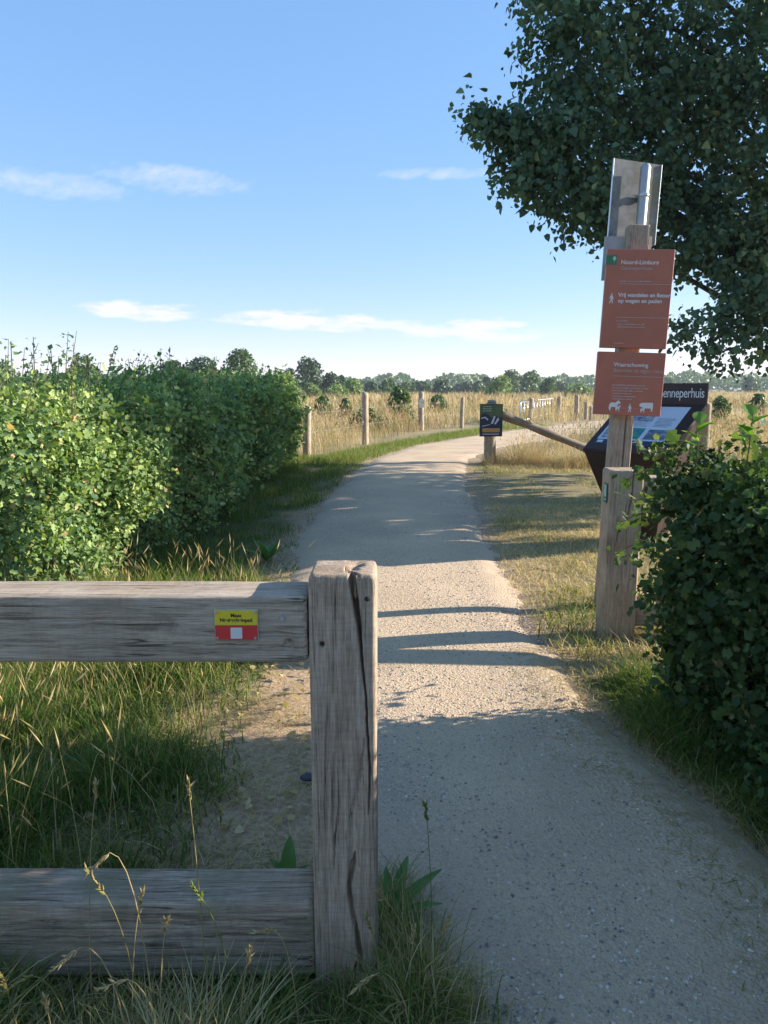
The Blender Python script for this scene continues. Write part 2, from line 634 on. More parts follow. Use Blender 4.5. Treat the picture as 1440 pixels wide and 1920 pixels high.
# ---------------------------------------------------------------- path outline, ground
PL = np.array([(.75, -6), (.45, -1), (.24, 1.2), (.20, 1.57), (.08, 1.86), (-.02, 2.1), (-.16, 2.5), (-.26, 3), (-.42, 4), (-.68, 5.5), (-.88, 7.6), (-.86, 9),
               (-.64, 12.5), (-.23, 15.9), (.85, 19.7), (3.1, 24.3), (4.7, 27.1), (7.2, 31), (10.6, 36), (14.6, 42), (22, 50)])
PR = np.array([(2.2, -6), (1.55, -1), (1.34, 1.2), (1.30, 1.57), (1.26, 1.9), (1.22, 2.2), (1.15, 2.6), (1.05, 3), (.95, 4), (.97, 5.5), (1.09, 7.4), (1.25, 9),
               (1.42, 12.5), (1.80, 15.6), (2.9, 18.8), (5.2, 22.6), (6.9, 25.2), (9.6, 28.8), (13.0, 33.6), (17, 39.4), (24, 47)])
POLY = np.concatenate([PL, PR[::-1]])


def in_path(x, y, grow=0.0):
    inside = np.zeros(len(x), bool)
    n = len(POLY)
    j = n - 1
    for i in range(n):
        xi, yi = POLY[i]
        xj, yj = POLY[j]
        c = ((yi > y) != (yj > y)) & (x < (xj - xi) * (y - yi) / (yj - yi + 1e-12) + xi)
        inside ^= c
        j = i
    return inside


GLX = np.array([(.45, -1), (.20, 1.57), (.08, 1.86), (-.30, 2.1), (-.62, 2.5), (-.70, 3), (-.70, 4), (-.80, 5.5), (-.90, 7.6), (-.86, 9)])


def grass_x(y):
    return np.interp(y, GLX[:, 1], GLX[:, 0])


def path_x(y):
    return np.interp(y, PL[:, 1], PL[:, 0]), np.interp(y, PR[:, 1], PR[:, 0])


def resample(P, n):
    d = np.concatenate([[0], np.cumsum(np.linalg.norm(np.diff(P, axis=0), axis=1))])
    s = np.linspace(0, d[-1], n)
    q = np.stack([np.interp(s, d, P[:, 0]), np.interp(s, d, P[:, 1])], -1)
    for _ in range(2):
        q[1:-1] = .25 * q[:-2] + .5 * q[1:-1] + .25 * q[2:]
    return q


# ground sheet reaching the horizon
xs = np.concatenate([-np.geomspace(3000, 13, 22), np.arange(-12, 15, .3), np.geomspace(16, 3000, 22)])
ys = np.concatenate([-np.geomspace(3000, 5, 14), np.arange(-4, 26, .3), np.geomspace(27, 4000, 34)])
XX, YY = np.meshgrid(xs, ys)
fx, fy = XX.ravel(), YY.ravel()
zz = .012 * vn2(fx, fy, .35, 3) + .008 * vn2(fx, fy, 1.4, 5) - .014
far = np.clip((np.hypot(fx, fy) - 30) / 60, 0, 1)
zz = zz * (1 - far) + (-.03) * far
lx, rx = path_x(np.clip(fy, -6, 40))
dist = np.maximum(lx - fx, fx - rx)
zz = np.where((fy < 52) & (fy > -8) & (dist < -.25), zz - .05, zz)
distb = np.where((fy > 1.7) & (fy < 7), np.maximum(grass_x(np.clip(fy, -1, 9)) - .1 - fx, fx - rx), dist)
bare = np.clip(1 - distb / .5 + .5 * vn2(fx, fy, 2.3, 6), 0, 1) * (fy < 52) * (fy > -8)
nx, ny = len(xs), len(ys)
idx = np.arange(nx * ny).reshape(ny, nx)
loops = np.stack([idx[:-1, :-1], idx[:-1, 1:], idx[1:, 1:], idx[1:, :-1]], -1).reshape(-1)


def dryness(x, y):
    """0 lush green .. 1 straw"""
    d = np.full(len(x), .62)
    d = np.where(y > 15, .85, d)
    lx_, rx_ = path_x(np.clip(y, -6, 45))
    d = np.where((x > rx_) & (y > 3.2) & (y <= 15), .80 + .08 * np.clip((x - rx_) / 1.2, 0, 1), d)
    d = np.where((x < lx_) & (y < 15), .26, d)
    d = np.where((x < -.6) & (y < 15) & (y > 10), .30, d)
    d = np.where((x > rx_) & (y <= 3.6), .30, d)
    d = d + .22 * vn2(x, y, .9, 11) + .12 * vn2(x, y, 2.7, 12)
    return np.clip(d, 0, 1)


me = np_mesh('ground', np.stack([fx, fy, zz], -1), loops, np.full((nx - 1) * (ny - 1), 4), {'dry': dryness(fx, fy), 'bare': bare})
tag(link('ground', me, M_GROUND), kind='structure')

NS, NW = 720, 40
QL, QR = resample(PL, NS), resample(PR, NS)
t = np.linspace(0, 1, NW)
P2 = QL[:, None, :] * (1 - t)[None, :, None] + QR[:, None, :] * t[None, :, None]
P2[:, 0, 0] += .12 * vn2(P2[:, 0, 0], P2[:, 0, 1], 1.3, 21) - .03
P2[:, -1, 0] += .10 * vn2(P2[:, -1, 0], P2[:, -1, 1], 1.5, 22) + .03
P2 = P2[:, :1] * (1 - t)[None, :, None] + P2[:, -1:] * t[None, :, None]


def path_z(tt, x, y):
    e = np.clip(np.minimum(tt, 1 - tt) / .13, 0, 1)
    return .014 + .012 * (1 - (2 * tt - 1) ** 2) + .005 * vn2(x, y, 2.2, 24) - .05 * (1 - e) ** 1.5 + .016 * (1 - e) * vn2(x, y, 9, 25) + .012 * (1 - e) * vn2(x, y, 24, 26)


edge = np.clip(np.abs(t - .53) * 2.3 - .35, 0, 1)[None, :] + .35 * vn2(P2[..., 0].ravel(), P2[..., 1].ravel(), 1.2, 23).reshape(NS, NW)
pz = path_z(np.tile(t, NS), P2[..., 0].ravel(), P2[..., 1].ravel()).reshape(NS, NW)
V = np.concatenate([P2, pz[..., None]], -1)
idx = np.arange(NS * NW).reshape(NS, NW)
loops = np.stack([idx[:-1, :-1], idx[:-1, 1:], idx[1:, 1:], idx[1:, :-1]], -1).reshape(-1)
me = np_mesh('path', V, loops, np.full((NS - 1) * (NW - 1), 4), {'edge': np.clip(edge, 0, 1)})
path = tag(link('path', me, M_PATH), kind='structure')

# loose grit lying on the path
ICO_V = np.array([(1, .1, 0), (.1, 1, .1), (-1, .2, -.1), (0, -1, .1), (.25, .15, .8)], float)
ICO_F = [[0, 1, 4], [1, 2, 4], [2, 3, 4], [3, 0, 4]]


def stones(name, n, ylo, yhi, smin, smax, seed):
    r_ = np.random.default_rng(seed)
    y = ylo + (yhi - ylo) * r_.random(n * 2) ** 1.5
    lx_, rx_ = path_x(y)
    tt = r_.random(n * 2)
    side = np.abs(tt - .53) * 2
    keep = r_.random(n * 2) < np.clip(.22 + side ** 2.2 * 1.1 + .35 * vn2(tt * 3, y, 1.6, 8), 0.06, 1)
    x = lx_ + (rx_ - lx_) * tt
    x, y, tt = x[keep][:n], y[keep][:n], tt[keep][:n]
    k = len(x)
    s = smin + (smax - smin) * r_.random(k) ** 4
    z = np.maximum(path_z(tt, x, y), -.008) - s * .05
    A = r_.normal(size=(k, 3)) * [1, 1, .25]
    B = r_.normal(size=(k, 3)) * .3 + [0, 0, 1]
    Mx = frames(A, B, np.ones(k)) * (s[:, None, None] * (.6 + .6 * r_.random((k, 1, 3))))
    me_ = inst_mesh(name, ICO_V, ICO_F, Mx, np.stack([x, y, z], -1), r_.random(k))
    return tag(link(name, me_, M_GRAVEL), 'loose grey and tan grit scattered over the path', 'gravel', kind='stuff')


stones('gravel', 46000, 1.35, 10.5, .0026, .0095, 31)


# ---------------------------------------------------------------- timber with real cracks and worn edges
def timber(name, w, d, h, mat, parent, loc=(0, 0, 0), axis='z', cracks=(), nfront=70, nlen=180, round_=.012, wob=.003, seed=0, holes=(), dents=()):
    """squared beam, length h along local z (axis 'z') or x (axis 'x'), front face towards -y.
    cracks: list of (function v->(u centre in m or None, half width, depth)), u measured from the left of the front face"""
    nb = 12
    us, vs_ = [], []
    ring = []
    hw, hd = w / 2, d / 2
    for s, e, n in (((-hw, -hd), (hw, -hd), nfront), ((hw, -hd), (hw, hd), 26), ((hw, hd), (-hw, hd), 14), ((-hw, hd), (-hw, -hd), 26)):
        tt_ = np.linspace(0, 1, n, endpoint=False)
        tt_ = .5 - .5 * np.cos(np.pi * tt_) * (.25) - .5 * (1 - 2 * tt_) * .75 if n != nfront else tt_
        for q in tt_:
            ring.append((s[0] + (e[0] - s[0]) * q, s[1] + (e[1] - s[1]) * q))
    ring = np.array(ring)
    # round the corners
    r0 = round_
    ax_, ay_ = np.abs(ring[:, 0]) - (hw - r0), np.abs(ring[:, 1]) - (hd - r0)
    corner = (ax_ > 0) & (ay_ > 0)
    ln_ = np.hypot(ax_, ay_)
    k = np.where(corner & (ln_ > r0), r0 / np.maximum(ln_, 1e-9), 1)
    ring[:, 0] = np.where(corner, np.sign(ring[:, 0]) * (hw - r0 + ax_ * k), ring[:, 0])
    ring[:, 1] = np.where(corner, np.sign(ring[:, 1]) * (hd - r0 + ay_ * k), ring[:, 1])
    nr = len(ring)
    v = np.concatenate([np.linspace(0, .02, 4), np.linspace(.03, h - .03, nlen), np.linspace(h - .02, h, 5)])
    Vt = np.zeros((len(v), nr, 3))
    Vt[:, :, 0] = ring[None, :, 0]
    Vt[:, :, 1] = ring[None, :, 1]
    Vt[:, :, 2] = v[:, None]
    # worn ends
    endf = np.minimum(v, h - v)
    sc = 1 - np.clip(1 - endf / .018, 0, 1) ** 2 * .07
    Vt[:, :, 0] *= sc[:, None]
    Vt[:, :, 1] *= sc[:, None]
    nrm = ring / np.maximum(np.abs(ring / [hw, hd]).max(1, keepdims=True), 1e-9)
    nrm = unit(np.where(np.abs(ring / [hw, hd]) > .93, np.sign(ring), ring * .15))
    Pf = Vt.reshape(-1, 3)
    g = vnoise(Pf * [60, 60, 4], 1.0, seed + 1) * .6 + vnoise(Pf * [140, 140, 8], 1.0, seed + 2) * .4
    big = vnoise(Pf * [6, 6, 3], 1.0, seed + 3)
    chips = np.clip(vnoise(Pf * [18, 18, 7], 1.0, seed + 4) - .35, 0, 1)
    cor = np.exp(-((np.minimum(np.abs(np.abs(Pf[:, 0]) - hw), 1) + np.minimum(np.abs(np.abs(Pf[:, 1]) - hd), 1)) / .012) ** 2)
    disp = wob * (.25 * g + .55 * big) - .012 * chips * cor
    NN = np.tile(nrm, (len(v), 1))
    Pf = Pf + np.concatenate([NN * disp[:, None], np.zeros((len(Pf), 1))], -1)
    front = (np.arange(nr) < nfront)
    fr = np.tile(front, len(v))
    u = Pf[:, 0] + hw
    for fn in cracks:
        vals = [fn(q) for q in v]
        uc = np.repeat([q[0] for q in vals], nr)
        wd = np.repeat([max(q[1], 1e-5) for q in vals], nr)
        dp = np.repeat([q[2] for q in vals], nr)
        prof = np.clip(1 - np.abs(u - uc) / wd, 0, 1) ** .6
        Pf[:, 1] += np.where(fr, prof * dp, 0)
    for (hu, hv, hr, hdp) in holes:
        rr = np.hypot(u - hu, Pf[:, 2] - hv)
        Pf[:, 1] += np.where(fr, np.clip(1.2 - rr / hr, 0, 1) * hdp, 0)
    # end caps: inner rings
    Vs = [Pf]
    base_top = (len(v) - 1) * nr
    L, ln_l = [], []
    idx_ = np.arange(len(v) * nr).reshape(len(v), nr)
    a_ = idx_[:-1]
    b_ = idx_[1:]
    q = np.stack([a_, np.roll(a_, -1, 1), np.roll(b_, -1, 1), b_], -1).reshape(-1)
    L.append(q)
    ln_l.append(np.full((len(v) - 1) * nr, 4))
    off = len(Pf)
    for top in (True, False):
        row = Pf[base_top:base_top + nr] if top else Pf[:nr]
        prev = np.arange(base_top, base_top + nr) if top else np.arange(nr)
        for f in (.93, .8, .6, .4, .2, .05):
            R_ = row.copy()
            R_[:, :2] *= f
            R_[:, 2] = (h if top else 0) + (1 if top else -1) * (.003 * (1 - f) + .0025 * vnoise(R_ * [55, 55, 1], 1.0, seed + 9))
            if top:
                for fn in cracks:
                    uc, wd, dp = fn(h - .001)
                    on = np.clip(1 - np.abs(R_[:, 0] + hw - uc - .012 * np.sin(R_[:, 1] * 60)) / max(wd, 1e-5), 0, 1) ** .6
                    R_[:, 2] -= on * dp * 1.3 * np.clip((hd * .75 - R_[:, 1]) / (hd), 0, 1)
            cur = np.arange(off, off + nr)
            off += nr
            Vs.append(R_)
            q = np.stack([prev, np.roll(prev, -1), np.roll(cur, -1), cur], -1)
            if not top:
                q = q[:, ::-1]
            L.append(q.reshape(-1))
            ln_l.append(np.full(nr, 4))
            prev = cur
        L.append(prev if top else prev[::-1])
        ln_l.append(np.array([nr]))
    Va = np.concatenate(Vs)
    if axis == 'x':
        # z -> x (length), cross-section x -> -z .. keep front at -y:  local (u,y,len) -> (len, y, -u)
        Va = np.stack([Va[:, 2], Va[:, 1], -Va[:, 0]], -1)
    me_ = np_mesh(name, Va, np.concatenate(L), np.concatenate(ln_l))
    return link(name, me_, mat, parent, loc=loc)


def crack(pts, seed=0, jag=.0016):
    """pts: (v, u, half width, depth)"""
    P = np.array(sorted(pts))
    rs = np.random.default_rng(seed)
    jv = np.linspace(P[0, 0], P[-1, 0], 60)
    ju = np.convolve(rs.normal(size=64) * jag, [.25, .5, .25, .25, .25], 'valid')[:60]

    def fn(v):
        if v < P[0, 0] or v > P[-1, 0]:
            return (-9, 1e-5, 0)
        return (np.interp(v, P[:, 0], P[:, 1]) + np.interp(v, jv, ju) * .5, np.interp(v, P[:, 0], P[:, 2]), np.interp(v, P[:, 0], P[:, 3]))
    return fn


# near barrier: one post with two rails running left
bar = empty('wooden_barrier', (-.096, 1.73, 0))
tag(bar, 'weathered grey timber barrier in the foreground with cracked square post and two rails', 'barrier', 'timber barriers at the path entrance')
timber('post', .158, .158, 1.10, M_POST, bar, loc=(0, 0, -.025), seed=3, nfront=84, nlen=230, wob=.0035,
       cracks=[crack([(1.10, .101, .008, .05), (1.06, .106, .0085, .05), (.98, .117, .0055, .05), (.92, .122, .0035, .045), (.80, .132, .0022, .035), (.62, .141, .0028, .03), (.52, .138, .0018, .02), (.50, .137, .001, .001)], 1),
               crack([(.40, .105, .002, .006), (.36, .097, .008, .022), (.31, .088, .006, .03), (.27, .092, .006, .028), (.20, .100, .003, .015)], 2),
               crack([(.24, .101, .002, .01), (.17, .108, .006, .03), (.12, .115, .007, .03), (.06, .118, .003, .01)], 4),
               crack([(.10, .104, .001, .01), (.04, .103, .008, .05), (-.02, .100, .009, .05)], 5),
               crack([(.50, .062, .0015, .006), (.44, .055, .003, .015), (.36, .052, .0015, .006)], 6),
               crack([(.70, .128, .002, .006), (.55, .11, .008, .006), (.46, .10, .014, .007), (.36, .10, .016, .01), (.34, .10, .002, .002)], 7, .006)],
       holes=[(.030, .935, .0065, .02), (.136, 1.045, .006, .004)])
RAILX = 2.3
timber('rail', .162, .142, RAILX, M_RAIL, bar, loc=(-.084 - RAILX, .0, .943), axis='x', seed=11, nfront=54, nlen=190, wob=.003, round_=.010,
       cracks=[crack([(RAILX, .090, .0018, .008), (RAILX - .09, .088, .0025, .010), (RAILX - .22, .085, .002, .006), (RAILX - .3, .083, .001, .001)], 12, .004),
               crack([(RAILX - .02, .121, .001, .003), (RAILX - .14, .119, .0022, .008), (RAILX - .34, .112, .001, .002)], 13, .004),
               crack([(RAILX - .25, .05, .001, .002), (RAILX - .6, .055, .0028, .01), (RAILX - 1.0, .05, .001, .002)], 14, .005),
               crack([(RAILX - .5, .12, .001, .002), (RAILX - .9, .125, .0028, .01), (RAILX - 1.4, .12, .001, .002)], 15, .005)],
       holes=[(.110, RAILX - .040, .008, .012), (.118, RAILX - .046, .012, .008)])
timber('rail', .215, .150, RAILX, M_LOW, bar, loc=(-.080 - RAILX, .005, .124), axis='x', seed=17, nfront=54, nlen=170, wob=.006, round_=.02,
       cracks=[crack([(RAILX - .02, .05, .003, .012), (RAILX - .3, .055, .004, .016), (RAILX - .7, .048, .003, .01)], 18, .006),
               crack([(RAILX - .1, .09, .003, .012), (RAILX - .45, .1, .004, .012), (RAILX - .8, .095, .001, .002)], 19, .006),
               crack([(RAILX - .05, .15, .003, .01), (RAILX - .25, .155, .005, .012), (RAILX - .5, .15, .001, .002)], 20, .006)])


def disc(name, loc, r, mat, parent, depth=.006, seg=12):
    bm = bmesh.new()
    bmesh.ops.create_cone(bm, cap_ends=True, segments=seg, radius1=r, radius2=r * .75, depth=depth,
                          matrix=Matrix.Translation(loc) @ Matrix.Rotation(R(90), 4, 'X'))
    return bm_obj(name, bm, mat, parent)


disc('bolt', (-.141, -.074, .972), .0075, M_STEEL, bar)
disc('bolt', (-.049, -.070, .910), .0065, M_BOLT, bar, .01)
disc('bolt', (.057, -.081, 1.020), .006, M_BOLT, bar, .004)

# trail plate screwed on the top rail
tp = empty('trail_plate', at(443, 1172, 1.653))
tag(tp, 'small yellow and red trail plate screwed to the top rail', 'plate')
PW, PH = .0985, .0715
bm_obj('backing', box_bm(PW + .003, .003, PH + .003, (0, .0015, 0), .0008), M_ALU, tp)
yel = rect('yellow_field', -PW / 2, .0, PW / 2, PH / 2, M_YEL, tp, -.0012)
red = rect('red_field', -PW / 2, -PH / 2, PW / 2, -.0004, M_RED, tp, -.0012)
rect('white_square', -.0135, -.0325, .0135, -.0055, M_WHITE, red, -.0018)
text('Maas', 0, .0195, .0125, M_BLACK, yel, -.0018, 'CENTER', .00035)
text('Niederrheinpad', 0, .0085, .0118, M_BLACK, yel, -.0018, 'CENTER', .00035)
for sx in (-1, 1):
    for sz in (-1, 1):
        disc('screw', (sx * (PW / 2 - .005), -.003, sz * (PH / 2 - .005)), .0036, M_ALU, tp, .004)

# far barrier on the right with the little green plate
gb = empty('wooden_barrier', (1.428, 4.40, 0), (0, 0, R(-3)))
tag(gb, 'pale timber barrier half hidden in the right hedge, its rail running right', 'barrier', 'timber barriers at the path entrance')
timber('post', .198, .19, 1.055, M_GPOST, gb, loc=(0, 0, -.03), seed=41, nfront=50, nlen=140, wob=.004, round_=.014,
       cracks=[crack([(1.05, .140, .005, .02), (.9, .135, .006, .025), (.75, .11, .005, .02), (.62, .12, .002, .003)], 42),
               crack([(.78, .06, .004, .012), (.70, .07, .006, .02), (.60, .055, .002, .004)], 43)])
timber('rail', .155, .135, 2.2, M_RAIL, gb, loc=(.098, .01, .905), axis='x', seed=45, nfront=30, nlen=100)
timber('rail', .19, .135, 2.2, M_LOW, gb, loc=(.098, .01, .16), axis='x', seed=46, nfront=30, nlen=100)
gp = empty('route_plate', (1.360, 4.405, .86), (0, 0, R(-93)))
gp.location = (1.3220, 4.372, .885)
tag(gp, 'tiny dark green route plate on the left side of the gate post', 'plate')
bm_obj('backing', box_bm(.075, .004, .115, (0, 0, 0), .001), M_DGREEN, gp)
rect('pale_field', -.026, -.022, .026, .05, M_PALE, gp, -.0028)
rect('pale_line', -.026, -.042, .026, -.034, M_PALE, gp, -.0028)

# ---------------------------------------------------------------- sign post
LEAN = R(2.0)
SP = Vector((1.548, 5.0, 0))
sp = empty('sign_post', SP, (0, LEAN, 0))
tag(sp, 'slim grey timber post carrying russet signs, leaning slightly right', 'post')
timber('post', .135, .11, 2.53, M_SPOST, sp, loc=(0, 0, 0), seed=51, nfront=40, nlen=160, round_=.008,
       cracks=[crack([(1.36, .085, .004, .02), (1.2, .084, .0055, .03), (1.0, .085, .0045, .02), (.5, .08, .002, .004)], 52)])


def on_post(name, x, y, z, yaw=0.0):
    o_ = empty(name, (0, 0, 0))
    mtx = Matrix.Translation(SP) @ Matrix.Rotation(LEAN, 4, 'Y') @ Matrix.Translation((x, y, z)) @ Matrix.Rotation(yaw, 4, 'Z')
    o_.matrix_world = mtx
    o_.location = mtx.to_translation()
    o_.rotation_euler = mtx.to_euler()
    return o_


def sign_body(parent, w, h, dpt, mat):
    bm_ = box_bm(w, dpt, h, (0, 0, h / 2), .006, 3)
    return bm_obj('panel', bm_, mat, parent, smooth=False)


YAW = R(-9)
rs = random.Random(5)
s1 = on_post('notice_sign', -.002, -.098, 1.755, YAW)
tag(s1, 'tall russet notice sign about walking and cycling, upper one on the leaning post', 'sign')
W1, H1, D1 = .412, .612, .055
P1 = sign_body(s1, W1, H1, D1, M_ORANGE)
yf = -D1 / 2 - .0012
x0 = -W1 / 2
text('Noord-Limburg', x0 + .088, H1 - .092, .036, M_WHITE, P1, yf, bold=.0006)
text('Genneperhuis', x0 + .088, H1 - .127, .034, M_WHITE_DIM, P1, yf)
word_rows(x0 + .088, H1 - .200, .22, 1, .011, M_WHITE_DIM, P1, yf, rs)
rect('rule', x0 + .088, H1 - .2145, x0 + .405, H1 - .2115, M_WHITE_DIM, P1, yf)
text('Vrij wandelen en fietsen', x0 + .088, H1 - .292, .0345, M_WHITE, P1, yf, bold=.0008, spacing=.97)
text('op wegen en paden', x0 + .088, H1 - .328, .0345, M_WHITE, P1, yf, bold=.0008)
rect('rule', x0 + .088, H1 - .4215, x0 + .405, H1 - .4185, M_WHITE_DIM, P1, yf)
word_rows(x0 + .088, H1 - .446, .09, 1, .011, M_WHITE_DIM, P1, yf, rs)
word_rows(x0 + .10, H1 - .466, .17, 2, .011, M_WHITE_DIM, P1, yf, rs)
word_rows(x0 + .088, H1 - .585, .06, 1, .009, M_WHITE_DIM, P1, yf, rs)
# green corner label wrapping round the left edge
g1 = bm_obj('green_label', box_bm(.068, .060, .058, (x0 + .029, 0, H1 - .066), .003), M_GREEN, s1)
poly('tree_emblem', [(x0 + .046 + .0105 * math.cos(a_), H1 - .058 + .0125 * math.sin(a_)) for a_ in np.linspace(0, 2 * math.pi, 14)[:-1]], M_PALE, g1, -.0315)
rect('emblem_stem', x0 + .0445, H1 - .082, x0 + .0475, H1 - .068, M_PALE, g1, -.0315)

WALKER = [(.0, .86), (.05, .82), (.10, .78), (.20, .55), (.24, .40), (.19, .39), (.12, .56), (.11, .42), (.20, .02), (.12, .0), (.02, .33), (-.12, .0), (-.21, .03), (-.06, .42), (-.06, .62), (-.17, .44), (-.21, .46), (-.10, .80)]


def walker(parent, x, z, s, y):
    w_ = poly('walker_pictogram', [(x + px_ * s, z + pz_ * s) for px_, pz_ in WALKER], M_WHITE, parent, y)
    poly('walker_head', [(x + .02 * s + .075 * s * math.cos(a_), z + .95 * s + .08 * s * math.sin(a_)) for a_ in np.linspace(0, 2 * math.pi, 11)[:-1]], M_WHITE, parent, y)
    return w_


walker(P1, x0 + .047, H1 - .335, .062, yf)

s2 = on_post('warning_sign', -.004, -.098, 1.325, YAW)
tag(s2, 'smaller russet warning sign with animal pictograms, lower one on the leaning post', 'sign')
W2, H2 = .425, .405
P2_ = sign_body(s2, W2, H2, D1, M_ORANGE)
x0 = -W2 / 2
text('Waarschuwing', x0 + .105, H2 - .092, .036, M_WHITE, P2_, yf, bold=.0004)
text('Betreden op eigen risico', x0 + .105, H2 - .127, .033, M_WHITE_DIM, P2_, yf, spacing=.96)
rect('rule', x0 + .105, H2 - .155, x0 + .415, H2 - .152, M_WHITE_DIM, P2_, yf)
word_rows(x0 + .105, H2 - .215, .26, 3, .0115, M_WHITE_DIM, P2_, yf, rs)
word_rows(x0 + .112, H2 - .215 - 3 * .0178, .16, 3, .0115, M_WHITE_DIM, P2_, yf, rs)
HORSE = [(-.5, .12), (-.44, .14), (-.40, .0), (-.34, .0), (-.33, .22), (-.28, .32), (.02, .30), (.08, .0), (.14, .0), (.14, .34), (.2, .48), (.26, .60), (.36, .56), (.42, .62), (.40, .70), (.28, .82), (.22, .86), (.14, .80), (.02, .66), (-.28, .68), (-.42, .62), (-.48, .42)]
FOAL = [(.08, .0), (.11, .0), (.13, .20), (.27, .20), (.28, .0), (.32, .0), (.33, .30), (.42, .48), (.36, .54), (.27, .44), (.08, .40)]
COW = [(-.5, .52), (-.40, .62), (-.26, .66), (.44, .68), (.50, .60), (.50, .22), (.44, .0), (.38, .0), (.36, .24), (-.06, .24), (-.12, .0), (-.18, .0), (-.20, .26), (-.30, .30), (-.40, .36), (-.50, .40)]
COW2 = [(-.36, .0), (-.32, .0), (-.30, .14), (-.16, .14), (-.14, .0), (-.10, .0), (-.10, .30), (-.30, .34), (-.42, .26)]


def picto(name, pts, x, z, s, parent):
    return poly(name, [(x + a_ * s, z + b_ * s) for a_, b_ in pts], M_WHITE, parent, yf - .0004)


picto('horse_pictogram', HORSE, x0 + .135, .027, .080, P2_)
picto('foal_pictogram', FOAL, x0 + .137, .022, .080, P2_)
walker(P2_, x0 + .228, .022, .052, yf)
picto('cow_pictogram', COW, x0 + .330, .030, .085, P2_)
picto('calf_pictogram', COW2, x0 + .330, .022, .085, P2_)
for xx in (x0 + .178, x0 + .248):
    text('25m', xx + .006, .043, .012, M_WHITE_DIM, P2_, yf)
    rect('dash', xx, .0465, xx + .005, .0485, M_WHITE_DIM, P2_, yf)
    rect('dash', xx + .031, .0465, xx + .036, .0485, M_WHITE_DIM, P2_, yf)

# pale board peeping out behind the upper notice
bb = on_post('backing_board', -.035, .075, 2.20, YAW)
tag(bb, 'pale grey board peeping out behind the top of the tall notice sign', 'board')
bm_obj('panel', box_bm(.30, .018, .28, (0, 0, .14), .004), plain('pale_grey_board', (.42, .39, .37), .7, 0, .2, 9), bb)
bm_obj('batten', box_bm(.04, .012, .24, (-.05, .016, .12), .002), M_SPOST, bb)

# metal plate seen from behind, on its own steel tube
tr = on_post('traffic_sign', .03, .12, 2.15, R(17))
tag(tr, 'square metal road sign seen from behind with steel tube, top of the post', 'sign')
bm_obj('plate', box_bm(.365, .004, .51, (0, .052, .31 + .255), .0015), M_PLATEBACK, tr)
pl_ = tube('pole', [(.028, 0, 0), (.028, 0, .30), (.028, 0, .775), (.028, 0, .795)], [.033, .033, .033, .024], M_STEEL, tr, 20)
for p_ in pl_.data.polygons:
    p_.use_smooth = True
for zc in (.60,):
    V, L, ln = tube_mesh('c', [(.028, 0, zc - .011), (.028, 0, zc + .011)], .0365, 20)
    clp = link('clamp', np_mesh('clamp', V, L, ln), M_ALU, tr)
    bm_obj('clamp_arm', box_bm(.10, .010, .022, (.028, .040, zc), .002), M_ALU, clp)
    disc('bolt', (.028, -.04, zc), .007, M_ALU, clp, .01)
for sx in (-1, 1):
    bm_obj('rim', box_bm(.005, .010, .51, (sx * .1835, .048, .565), .001), M_ALU, tr)

# ---------------------------------------------------------------- information lectern
YL = -.824
lec = empty('information_lectern', (0, 0, 0))
wv = np.array([math.cos(YL), math.sin(YL), 0])
dv = np.array([math.sin(YL), -math.cos(YL), 0])
br = np.array([2.984, 6.922, 1.352])
WL, RUN, RISE = .864, .662, .418
# local frame: x along the width, y away from the reader, z up; origin on the ground below the middle of the back edge
org = br - wv * WL / 2
lec.location = (org[0], org[1], 0)
lec.rotation_euler = (0, 0, YL)
tag(lec, 'dark brown metal information lectern with tilted panel reading Genneperhuis', 'information board')
zb, zf = 1.352, 1.352 - RISE


def hexa(name, lo, hi, mat, parent):
    bm_ = bmesh.new()
    a_ = [bm_.verts.new(p_) for p_ in lo]
    b_ = [bm_.verts.new(p_) for p_ in hi]
    bm_.faces.new(a_[::-1])
    bm_.faces.new(b_)
    for i in range(4):
        bm_.faces.new((a_[i], a_[(i + 1) % 4], b_[(i + 1) % 4], b_[i]))
    bmesh.ops.recalc_face_normals(bm_, faces=bm_.faces[:])
    bmesh.ops.bevel(bm_, geom=bm_.edges[:], offset=.003, segments=1, affect='EDGES')
    return bm_obj(name, bm_, mat, parent)


h_ = WL / 2
th_ = .03
hexa('desk', [(-h_, -RUN, zf - th_), (h_, -RUN, zf - th_), (h_, 0, zb - th_), (-h_, 0, zb - th_)],
     [(-h_, -RUN, zf), (h_, -RUN, zf), (h_, 0, zb), (-h_, 0, zb)], M_BROWN, lec)
head = hexa('header', [(-h_, .004, zb - .02), (h_, .004, zb - .02), (h_, .03, zb - .02), (-h_, .03, zb - .02)],
     [(-h_, .012, zb + .195), (h_, .012, zb + .195), (h_, .036, zb + .195), (-h_, .036, zb + .195)], M_BROWN, lec)
hexa('pedestal', [(-.16, -.30, -.03), (.16, -.30, -.03), (.16, -.10, -.03), (-.16, -.10, -.03)],
     [(-h_ + .004, -RUN + .012, zf - th_ - .003), (h_ - .004, -RUN + .012, zf - th_ - .003), (h_ - .004, -.02, zb - th_ - .012), (-h_ + .004, -.02, zb - th_ - .012)], M_BROWN, lec)
text('Genneperhuis', h_ - .02, zb + .062, .128, M_WHITE, head, .002, 'RIGHT', .0005, spacing=.92).scale = (.70, 1, 1)
# printed panel lying on the desk: local plane
desk_n = np.array([0, -RISE, RUN]) / math.hypot(RISE, RUN)


